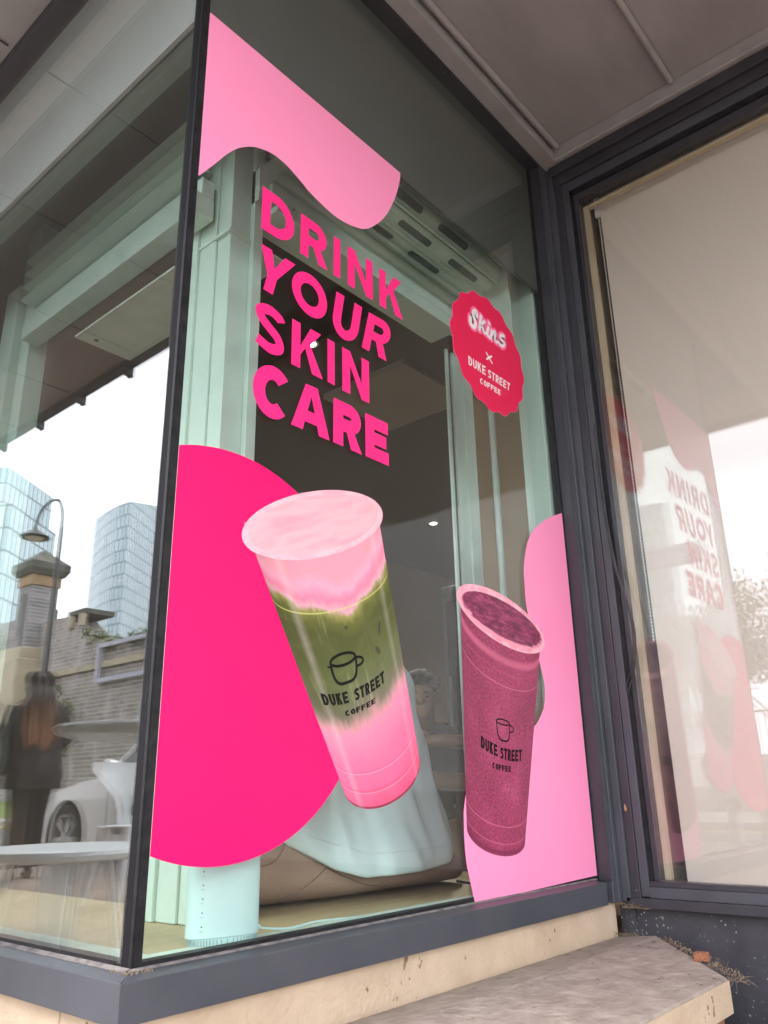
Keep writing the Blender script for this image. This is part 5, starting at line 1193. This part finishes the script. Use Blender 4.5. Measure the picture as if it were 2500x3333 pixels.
for sx, sy in ((-1, -1), (-1, 1), (1, -1), (1, 1)):
    MB().tube([(cxx + sx * .13, cyy + sy * .13, GZ + .445), (cxx + sx * .17, cyy + sy * .16, GZ + .25), (cxx + sx * .20, cyy + sy * .20, GZ + .002)], [.036, .030, .022], 12).build("leg", WHITE_PL, ch_, smooth=True)

# ------------------------------------------------------------------ parked car
CARW = mat("white car paint", (.72, .73, .76), .16, c2=(.70, .71, .74), scale=2, coat=.8)
TYRE = mat("tyre rubber", (.015, .015, .015), .8, c2=(.03, .03, .03), scale=30, bump=.2)
RIMM = mat("grey alloy", (.42, .42, .43), .35, metal=.2)
CARG = mat("dark car glass", (.02, .028, .03), .04, c2=(.025, .03, .035), scale=2, spec=1.0)
LAMPG = mat("headlamp lens", (.55, .58, .62), .06, c2=(.3, .32, .35), scale=30)
car = thing("parked_car", "white car club hatchback parked at the kerb beyond the pavement", "car", (-6.2, -4.75, GZ - .11))
gz = GZ - .105; ynear, yfar = -3.86, -5.62
xc = -7.02; wb_ = 2.58; wr_ = .33
# side profile (x, z) from the front bumper (-x) to the back; arches cut in
def body_profile(top=True):
    lo_ = [(-7.86, .30), (-7.80, .20), (xc - .40, .20)] + [(xc + .385 * math.cos(R(a)), .33 + .385 * math.sin(R(a))) for a in range(198, -19, -12)] + [(xc + .40, .19)]
    lo_ += [(xc + wb_ - .40, .19)] + [(xc + wb_ + .385 * math.cos(R(a)), .33 + .385 * math.sin(R(a))) for a in range(198, -19, -12)] + [(xc + wb_ + .42, .24), (xc + wb_ + .68, .30), (xc + wb_ + .72, .62), (xc + wb_ + .64, .98)]
    up_ = [(xc + wb_ + .3, .99), (-5.4, .985), (-6.05, .965), (-6.35, .945), (-6.8, .90), (-7.2, .825), (-7.55, .735), (-7.76, .63), (-7.86, .50)]
    return lo_ + up_
def rowz(prof, y): return [(x, y, gz + z) for x, z in prof]
pf = body_profile()
secs = []
for y, inset in ((ynear + .06, .0), (ynear + .0, .03), ):
    pass
def shrink(prof, k, c=(-6.0, .55)):
    return [(x + (c[0] - x) * k * (.25), z + (c[1] - z) * k * (.6 if z > .5 else 0)) for x, z in prof]
secs = [rowz(shrink(pf, .22), ynear - .0), rowz(shrink(pf, .04), ynear - .04), rowz(pf, ynear - .12), rowz(pf, yfar + .12), rowz(shrink(pf, .04), yfar + .04), rowz(shrink(pf, .22), yfar)]
secs = [rowz(shrink(pf, .10), ynear - .02), rowz(pf, ynear - .07), rowz([(x, z + (.025 if z > .7 else 0)) for x, z in pf], ynear - .45), rowz([(x, z + (.03 if z > .7 else 0)) for x, z in pf], yfar + .45), rowz(pf, yfar + .07), rowz(shrink(pf, .10), yfar + .02)]
body = MB().loft(secs).build("body", CARW, car, smooth=True)
# greenhouse
gh = [(-6.32, .94), (-5.72, 1.36), (-5.35, 1.47), (-4.6, 1.49), (-4.05, 1.42), (-3.72, 1.0)]
def gsec(y, k): return [(x + (-5.0 - x) * .04 * k, y, gz + z - .015 * k) for x, z in gh] 
MB().loft([gsec(ynear - .10, 0)[0:1] + [(p[0], p[1] - .12 * max(0, (p[2] - gz - .95)) / .5, p[2]) for p in gsec(ynear - .10, 0)[1:]], [(p[0], p[1], p[2] + .02) for p in gsec(ynear - .35, 0)], [(p[0], p[1], p[2] + .02) for p in gsec(yfar + .35, 0)], [(p[0], p[1] + .12 * max(0, (p[2] - gz - .95)) / .5, p[2]) for p in gsec(yfar + .10, 0)]]).build("cabin", CARG, car, smooth=False)
MB().loft([[(x, y, gz + z + .03) for x, z in gh[2:5]] + [(x, y, gz + z + .0) for x, z in reversed(gh[2:5])] for y in (ynear - .24, ynear - .4, yfar + .4, yfar + .24)]).build("roof", CARW, car, smooth=True)
for (a, b_) in (((-6.33, ynear - .085, .94), (-5.70, ynear - .20, 1.385)), ((-5.70, ynear - .20, 1.385), (-5.3, ynear - .215, 1.485)), ((-5.3, ynear - .215, 1.485), (-4.05, ynear - .20, 1.44)), ((-4.05, ynear - .20, 1.44), (-3.72, ynear - .1, 1.0)), ((-5.0, ynear - .10, .97), (-4.95, ynear - .21, 1.48))):
    MB().tube([(a[0], a[1], gz + a[2]), (b_[0], b_[1], gz + b_[2])], .028, 8).build("pillar", CARW, car, smooth=True)
mr = MB().loft([[(-6.02 + w_ * math.cos(a), ynear + .06 + dy, gz + 1.02 + h_ * math.sin(a)) for a in [2 * math.pi * j / 18 for j in range(18)]] for dy, w_, h_ in ((-.10, .03, .03), (-.03, .07, .06), (.06, .085, .075), (.10, .05, .05))]).build("wing_mirror", CARW, car, smooth=True)
for nm, xx_, z0_, z1_ in (("door_gap", -6.18, .26, .93), ("door_gap", -5.0, .24, .96)):
    MB().box(xx_ - .004, xx_ + .004, ynear - .0715, ynear - .015, gz + z0_, gz + z1_).build(nm, BLACK_PL, car)
MB().box(-5.30, -5.12, ynear - .03, ynear - .004, gz + .79, gz + .815).build("door_handle", CARW, car, bevel=.006)
MB().loft([[(x, ynear + .0 - .03, gz + z) for x, z in ((-7.70, .60), (-7.45, .74), (-7.22, .79), (-7.30, .70), (-7.62, .56))], [(x, ynear - .018, gz + z) for x, z in ((-7.66, .61), (-7.45, .73), (-7.26, .775), (-7.32, .71), (-7.60, .575))]]).build("headlight", LAMPG, car)
MB().box(-7.875, -7.84, yfar + .35, ynear - .40, gz + .24, gz + .44).build("grille", BLACK_PL, car, bevel=.01)
MB().box(xc + .42, xc + wb_ - .42, ynear - .045, ynear - .012, gz + .17, gz + .26).build("sill_trim", BLACK_PL, car, bevel=.01)
def wheel(x, y, out):
    tw = MB()
    prof = [(.20, -.095), (.30, -.10), (.325, -.08), (.33, -.04), (.33, .04), (.325, .08), (.30, .10), (.215, .095)]
    o = MB().lathe(prof + [prof[0]], (0, 0, 0), 48, cap=False).build("wheel", TYRE, car, smooth=True)
    o.matrix_parent_inverse = Matrix.Translation(car.location).inverted()
    o.rotation_euler = (R(-90) if out > 0 else R(90), 0, 0); o.location = (x, y, gz + wr_)
    rm = MB(); rm.lathe([(.195, .02), (.212, .07), (.232, .092), (.228, .099), (.205, .088), (.195, .02)], (0, 0, 0), 40, cap=False)
    for k in range(5):
        a = 2 * math.pi * k / 5 + .3; c, s_ = math.cos(a), math.sin(a)
        for da in (-.16, .16):
            c2_, s2_ = math.cos(a + da), math.sin(a + da)
            rm.loop_prism([(.04 * c - .022 * s_, .04 * s_ + .022 * c, .062), (.04 * c + .022 * s_, .04 * s_ - .022 * c, .062), (.04 * c + .022 * s_, .04 * s_ - .022 * c, .078), (.04 * c - .022 * s_, .04 * s_ + .022 * c, .078)],
                          [(.215 * c2_ - .016 * s2_, .215 * s2_ + .016 * c2_, .07), (.215 * c2_ + .016 * s2_, .215 * s2_ - .016 * c2_, .07), (.215 * c2_ + .016 * s2_, .215 * s2_ - .016 * c2_, .09), (.215 * c2_ - .016 * s2_, .215 * s2_ + .016 * c2_, .09)])
    rm.lathe([(.001, .06), (.055, .06), (.05, .085), (.001, .09)], (0, 0, 0), 20)
    q = rm.build("rim", RIMM, o, smooth=False)
    bk2 = MB().lathe([(.001, .0), (.21, .0), (.21, .01), (.001, .01)], (0, 0, 0), 30).build("brake_disc", BLACK_PL, o)
for x_ in (xc, xc + wb_): wheel(x_, ynear - .115, 1); wheel(x_, yfar + .115, -1)
MB().box(xc - .42, xc + .42, yfar + .3, ynear - .26, gz + .2, gz + .75).build("wheel_well", BLACK_PL, car)
def text_mesh(txt, size, m, name, parent, M_):
    cu = bpy.data.curves.new(name, 'FONT'); cu.body = txt; cu.size = size; cu.extrude = .0015; cu.offset = size * .012
    o = bpy.data.objects.new(name, cu); col.objects.link(o)
    dg = bpy.context.evaluated_depsgraph_get(); me = bpy.data.meshes.new_from_object(o.evaluated_get(dg))
    bpy.data.objects.remove(o); me.name = name; me.materials.clear(); me.materials.append(m); me.transform(M_)
    q = bpy.data.objects.new(name, me); col.objects.link(q); q.parent = parent; q.matrix_parent_inverse = Matrix.Translation(parent.location).inverted(); return q
CARTXT = mat("dark green door lettering", (.02, .05, .035), .4)
def carM(x, z): return Matrix.Translation((x, ynear - .0115, gz + z)) @ Matrix(((-1, 0, 0, 0), (0, 0, 1, 0), (0, 1, 0, 0), (0, 0, 0, 1)))
text_mesh("enterprise", .19, CARTXT, "door_lettering", car, carM(-5.22, .56))
text_mesh("Car Club", .15, CARTXT, "door_lettering", car, carM(-5.50, .38))
car.location.x -= .38
tb.location.x += .05; tb.location.y -= .0
p4.scale = (.96, .96, 1.0)
# ------------------------------------------------------------------ across the road (reflected in the glass)
def brick_mat(name, c1, c2, mo, s=1.0, stain=(.5, .48, .46), amt=.5):
    m, n, l, b = new_mat(name); b.inputs['Roughness'].default_value = .9
    t = n.new('ShaderNodeTexCoord'); mp_ = n.new('ShaderNodeMapping'); mp_.inputs['Rotation'].default_value = (R(90), 0, 0); l.new(t.outputs['Object'], mp_.inputs[0])
    br = n.new('ShaderNodeTexBrick'); br.inputs['Scale'].default_value = s; br.inputs['Color1'].default_value = (*c1, 1); br.inputs['Color2'].default_value = (*c2, 1); br.inputs['Mortar'].default_value = (*mo, 1)
    br.inputs['Mortar Size'].default_value = .02; br.inputs['Brick Width'].default_value = .46; br.inputs['Row Height'].default_value = .16; l.new(mp_.outputs[0], br.inputs[0])
    nn = n.new('ShaderNodeTexNoise'); nn.inputs['Scale'].default_value = 1; nn.inputs['Detail'].default_value = 8; nn.inputs['Roughness'].default_value = .65
    m3 = n.new('ShaderNodeMapping'); m3.inputs['Scale'].default_value = (1.6, 1, .5); l.new(t.outputs['Object'], m3.inputs[0]); l.new(m3.outputs[0], nn.inputs['Vector'])
    k = n.new('ShaderNodeMapRange'); k.inputs[1].default_value = .5; k.inputs[2].default_value = .68; k.inputs[4].default_value = amt; l.new(nn.outputs[0], k.inputs[0])
    mm = n.new('ShaderNodeMix'); mm.data_type = 'RGBA'; mm.inputs[7].default_value = (*stain, 1); l.new(br.outputs[0], mm.inputs[6]); l.new(k.outputs[0], mm.inputs[0])
    l.new(mm.outputs[2], b.inputs['Base Color']); return m
OLDB = brick_mat("sooty viaduct brick", (.17, .14, .125), (.30, .255, .23), (.42, .39, .36), amt=.8)
PILB = brick_mat("grey engineering brick", (.15, .14, .14), (.24, .22, .22), (.34, .33, .32), amt=.5)
SANDY = mat("weathered sandstone", (.46, .39, .27), .85, c2=(.30, .26, .19), scale=1.4, bump=.2, bscale=8)
STONE_D = mat("dark weathered coping", (.12, .115, .095), .9, c2=(.07, .072, .05), scale=2, bump=.3)
STEEL = mat("grey bridge steel", (.16, .145, .145), .6, c2=(.22, .2, .2), scale=1)
vw = thing("viaduct_wall", "long stained brick viaduct wall across the road with a sloping mossy top", "wall", (-28, -16, 0))
MB().prism([(-60, -.59), (-9, -.59), (-9, 5.2), (-20, 5.75), (-27.5, 5.95), (-29.5, 6.6), (-31.0, 7.6), (-38, 7.8), (-60, 6.2)], 'y', -17.2, -16.0).build("wall", OLDB, vw)
MB().box(-60, -9, -15.995, -15.86, 4.15 + .9, 5.3).build("string_course", SANDY, vw, bevel=.02)
MB().box(-36, -30, -15.996, -15.7, 2.1, 2.6).build("string_course", STONE_D, vw, bevel=.03)
MB().box(-31.0, -29.6, -17.3, -15.9, 7.55, 7.75).build("coping", STONE_D, vw)
for x_ in (-30.6, -29.7): MB().prism([(x_ - .12, 7.0), (x_ + .12, 7.0), (x_ + .16, 7.5), (x_ - .16, 7.5)], 'y', -15.99, -15.8).build("corbel", SANDY, vw)
MB().box(-24.0, -23.8, -15.99, -15.85, 1.0, 3.8).build("rusty_pipe", mat("rusty pipe", (.28, .16, .08), .8, c2=(.2, .1, .05), scale=4), vw)
bp = thing("brick_pillar", "tall grey brick gate pillar with mossy pyramid cap and yellow sandstone foot", "pillar", (-34, -15.8, 0))
PX, PY = -34.1, -16.0
def pbox(h, z0, z1): return MB().box(PX - h, PX + h, PY - h, PY + h, z0, z1)
pbox(.62, 6.0, 9.35).build("shaft", PILB, bp)
MB().box(PX - .3, PX + .3, PY + .621, PY + .64, 6.5, 9.0).build("panel", brick_mat("recess brick", (.09, .08, .085), (.12, .11, .11), (.16, .15, .15)), bp)
pbox(.70, 9.351, 9.85).build("frieze", mat("ochre terracotta", (.36, .24, .14), .85, c2=(.25, .16, .09), scale=3), bp, bevel=.03)
a_, b__ = .80, .95
MB().add([(PX + sx * a_, PY + sy * a_, 9.851) for sx, sy in ((-1, -1), (1, -1), (1, 1), (-1, 1))] + [(PX + sx * b__, PY + sy * b__, 10.1) for sx, sy in ((-1, -1), (1, -1), (1, 1), (-1, 1))] + [(PX + sx * b__, PY + sy * b__, 10.4) for sx, sy in ((-1, -1), (1, -1), (1, 1), (-1, 1))] + [(PX, PY, 11.2)],
         [(0, 3, 2, 1)] + [(i, (i + 1) % 4, 4 + (i + 1) % 4, 4 + i) for i in range(4)] + [(4 + i, 4 + (i + 1) % 4, 8 + (i + 1) % 4, 8 + i) for i in range(4)] + [(8 + i, 8 + (i + 1) % 4, 12) for i in range(4)]).build("cap", STONE_D, bp)
pbox(1.15, 3.2, 6.0).build("foot", SANDY, bp, bevel=.08)
pbox(.95, 6.001, 6.5).build("foot_block", SANDY, bp, bevel=.05)
pbox(1.35, 2.7, 3.199).build("plinth", STONE_D, bp, bevel=.05)
sg = thing("lattice_bridge", "grey steel girder and lattice footbridge passing behind the brick pillar", "bridge", (-40, -18, 0))
MB().box(-28.5, -6, -18.3, -17.9, 6.25, 6.65).box(-28.5, -6, -18.5, -17.7, 6.66, 6.72).build("girder", STEEL, sg)
MB().box(-70, -36.6, -18.3, -17.9, 8.6, 9.1).box(-70, -36.6, -18.3, -17.9, 6.6, 6.9).build("girder", STEEL, sg)
for k in range(9):
    x_ = -37 - k * 3
    MB().tube([(x_, -18.0, 6.8), (x_ - 3, -18.0, 8.7)], .16, 6).build("brace", STEEL, sg); MB().tube([(x_ - 3, -18.0, 6.8), (x_, -18.0, 8.7)], .16, 6).build("brace", STEEL, sg)
MB().tube([(-36.5, -15.4, 5.2), (-42, -15.4, 1.5)], .25, 6).build("brace", STEEL, sg)
MB().tube([(-36.5, -15.4, 7.6), (-43, -15.4, 5.0)], .25, 6).build("brace", STEEL, sg)
for k in range(14): MB().box(-27.5 + k * 1.4, -27.35 + k * 1.4, -18.2, -18.0, 5.7, 6.25).build("post", STEEL, sg)
sb = thing("billboard_frame", "empty lavender grey billboard frame fixed on the viaduct wall", "billboard", (-26.5, -15.8, 5))
for (x0, x1, z0, z1) in ((-28.0, -21.5, 5.82, 5.98), (-28.0, -21.5, 4.45, 4.62), (-28.0, -27.8, 4.625, 5.815), (-21.7, -21.5, 4.625, 5.815)):
    MB().box(x0, x1, -15.85, -15.72, z0, z1).build("frame_rail", mat("lavender grey frame", (.38, .37, .43), .5) if "lavender grey frame" not in bpy.data.materials else bpy.data.materials["lavender grey frame"], sb)
# greenery on the wall
LEAF = mat("leaf green", (.05, .085, .02), .7, c2=(.10, .14, .03), scale=6)
LEAF2 = mat("light leaf green", (.09, .13, .03), .7, c2=(.14, .17, .05), scale=2)
def leaves(mb, c, rad, n, size, rng, flat=1.0):
    for _ in range(n):
        d_ = Vector((rng.gauss(0, 1), rng.gauss(0, 1), rng.gauss(0, 1))).normalized() * rng.random() ** .45
        p = Vector(c) + Vector((d_.x * rad[0], d_.y * rad[1], d_.z * rad[2]))
        u = Vector((rng.gauss(0, 1), rng.gauss(0, 1), rng.gauss(0, .6))).normalized(); v = u.orthogonal().normalized(); v.rotate(Matrix.Rotation(rng.uniform(0, 6.28), 3, u))
        s_ = size * rng.uniform(.6, 1.4)
        mb.add([p - v * s_ * .5, p + u * s_ * .4, p + v * s_ * .9, p - u * s_ * .4], [(0, 1, 2, 3)])
rng = random.Random(12)
iv = MB()
for k in range(60):
    x_ = rng.uniform(-30, -17); z_ = 6.0 + max(0, (-28 - x_)) * .6 + rng.uniform(-.3, .15)
    leaves(iv, (x_, -16.1 + rng.uniform(-.3, .2), z_), (.5, .2, .25), 45, .10, rng)
for k in range(14):
    leaves(iv, (rng.uniform(-30.5, -28.8), -15.4, rng.uniform(1.6, 4.4)), (.35, .2, .4), 40, .11, rng)
tag(iv.build("wall_ivy", LEAF2, None), "green weeds and ivy trailing along the top of the viaduct wall", "ivy", kind='stuff')
def tree(x, y, z0, h, r, seed, label):
    rng = random.Random(seed)
    t = thing("street_tree", label, "tree", (x, y, z0), "trees across the road")
    tk = MB(); tk.tube([(x, y, z0), (x + .1, y, z0 + h * .3), (x - .05, y + .1, z0 + h * .62)], [.17, .13, .07], 10)
    cr_ = MB()
    for k in range(9):
        a = rng.uniform(0, 6.28); e = (x + math.cos(a) * r * rng.uniform(.4, .9), y + math.sin(a) * r * rng.uniform(.4, .9), z0 + h * rng.uniform(.5, .95))
        s0_ = (x, y, z0 + h * rng.uniform(.28, .6)); tk.tube([s0_, ((s0_[0] + e[0]) / 2, (s0_[1] + e[1]) / 2, (s0_[2] + e[2]) / 2 + .15), e], [.06, .04, .012], 6)
    tk.build("trunk", mat("tree bark", (.09, .07, .05), .9, c2=(.06, .05, .04), scale=8, bump=.5) if "tree bark" not in bpy.data.materials else bpy.data.materials["tree bark"], t)
    for k in range(26):
        d_ = Vector((rng.gauss(0, 1), rng.gauss(0, 1), rng.gauss(0, .8))).normalized()
        c = (x + d_.x * r * rng.uniform(.35, .95), y + d_.y * r * rng.uniform(.35, .95), z0 + h * .68 + d_.z * h * .30 * rng.uniform(.4, 1))
        leaves(cr_, c, (r * .33, r * .33, r * .26), 190, .12, rng)
    cr_.build("crown", LEAF2 if seed % 2 else LEAF, t)
    return t
tree(-4.9, -19.5, -.5, 7.0, 2.5, 1, "leafy green tree across the road, nearest the right window's edge")
tree(-7.6, -21.0, -.5, 6.3, 1.9, 2, "dark green tree across the road left of the tallest one")
tree(-1.2, -19.0, -.5, 7.4, 2.7, 3, "pale green tree across the road, rightmost of the row")
tree(-10.6, -20.5, -.5, 5.6, 1.6, 4, "small dark tree beside the end of the viaduct wall")
gw = thing("garden_wall", "low pale stone wall with grey railings in front of the trees", "wall", (-4, -15, 0))
MB().box(-8.99, 6, -16.2, -15.9, -.59, .9).build("wall", mat("pale garden stone", (.34, .31, .27), .9, c2=(.24, .22, .2), scale=2), gw)
rl_ = MB()
for k in range(60): rl_.box(-8.9 + k * .24, -8.875 + k * .24, -16.06, -16.035, .9, 1.9)
rl_.box(-8.9, 5.5, -16.07, -16.03, 1.85, 1.9); rl_.build("railing", STEEL, gw)

# towers
def facade(name, sky_c, mul_c, bw, rh, ms, c2=None, rough=.15, offs=.5):
    m, n, l, b = new_mat(name); b.inputs['Roughness'].default_value = rough
    uv = n.new('ShaderNodeUVMap'); uv.uv_map = 'st'
    br = n.new('ShaderNodeTexBrick'); br.inputs['Scale'].default_value = 1; br.offset = offs
    br.inputs['Color1'].default_value = (*sky_c, 1); br.inputs['Color2'].default_value = (*(c2 or sky_c), 1); br.inputs['Mortar'].default_value = (*mul_c, 1)
    br.inputs['Mortar Size'].default_value = ms; br.inputs['Brick Width'].default_value = bw; br.inputs['Row Height'].default_value = rh
    l.new(uv.outputs[0], br.inputs[0]); l.new(br.outputs[0], b.inputs['Base Color']); return m
def tower(name, label, foot, z1, m, tops=None, loc=None, extra=None):
    t = thing(name, label, "tower", (foot[0][0], foot[0][1], 0))
    mb = MB(); uv = []; n = len(foot); run = 0
    for i in range(n):
        a, b_ = foot[i], foot[(i + 1) % n]; ln = math.dist(a, b_)
        za, zb = (z1 if tops is None else tops[i]), (z1 if tops is None else tops[(i + 1) % n])
        mb.add([(a[0], a[1], -.6), (b_[0], b_[1], -.6), (b_[0], b_[1], zb), (a[0], a[1], za)], [(0, 1, 2, 3)])
        uv += [(run, 0), (run + ln, 0), (run + ln, zb), (run, za)]; run += ln
    mb.uv = uv; mb.build("facade", m, t)
    MB().add([(p[0], p[1], (z1 if tops is None else tops[i]) - .05) for i, p in enumerate(foot)], [tuple(range(n))]).build("roof", STEEL, t)
    return t
GL_A = facade("blue green curtain wall", (.34, .46, .50), (.09, .13, .15), 1.5, 3.6, .18, c2=(.46, .57, .60), offs=0)
GL_B = facade("pale panelled facade", (.48, .58, .62), (.22, .30, .35), 1.7, 3.3, .28, c2=(.62, .68, .71), offs=.5, rough=.3)
GL_C = facade("mosaic facade", (.33, .42, .40), (.16, .2, .2), 1.5, 2.6, .28, c2=(.46, .54, .52), offs=.5, rough=.4)
ta = tower("glass_tower", "stepped blue green glass office tower rising behind the brick pillar", [(-137.2, -56.8), (-146.5, -70.0), (-180, -60), (-165, -38)], 57, GL_A)
tower("glass_tower", "lower glass office block with framed roof terrace in front of the stepped tower", [(-118, -50), (-128, -62.5), (-150, -55), (-138, -38)], 43.5, GL_A)
tower("glass_tower", "pale curved residential tower with honeycomb windows on the skyline", [(-184.2, -109.8), (-189.3, -109.2), (-197.7, -110.5), (-209.5, -113.9), (-225, -140), (-195.9, -127.1)], 76, GL_B, tops=[76.1, 76.1, 76.7, 78.0, 80, 81.9])
tower("glass_tower", "mosaic fronted tower block seen in the recessed window", [(-49.5, -136.5), (-66, -131), (-76, -150), (-58, -158)], 50, GL_C)
# street lamp
lp_ = thing("street_lamp", "tall black swan neck street lamp standing on the far pavement", "street lamp", (-19.4, -9.2, GZ))
MB().tube([(-19.35, -9.4, GZ - .1), (-19.35, -9.4, 3.2), (-19.35, -9.4, 7.4)], [.11, .085, .055], 14).build("pole", BLACK_PL, lp_, smooth=True)
MB().lathe([(.20, 0), (.20, .3), (.13, .5), (.11, 1.1), (.12, 1.15), (.09, 1.3)], (-19.35, -9.4, GZ - .1), 20).build("pole_base", BLACK_PL, lp_, smooth=True)
MB().tube(smooth_path([(-19.35, -9.4, 7.4), (-19.42, -9.4, 7.9), (-19.75, -9.4, 8.30), (-20.3, -9.4, 8.36), (-20.75, -9.4, 8.15), (-20.92, -9.4, 7.75)], 6), .045, 10).build("swan_neck", BLACK_PL, lp_, smooth=True)
MB().lathe([(.05, .32), (.09, .22), (.30, .10), (.42, 0), (.40, -.03), (.05, -.03)], (-20.92, -9.4, 7.45), 24).build("lamp_shade", BLACK_PL, lp_, smooth=True)
MB().lathe([(.001, -.12), (.2, -.08), (.26, -.032), (.001, -.032)], (-20.92, -9.4, 7.45), 20).build("lamp_bowl", mat("frosted bowl", (.6, .52, .42), .4), lp_, smooth=True)
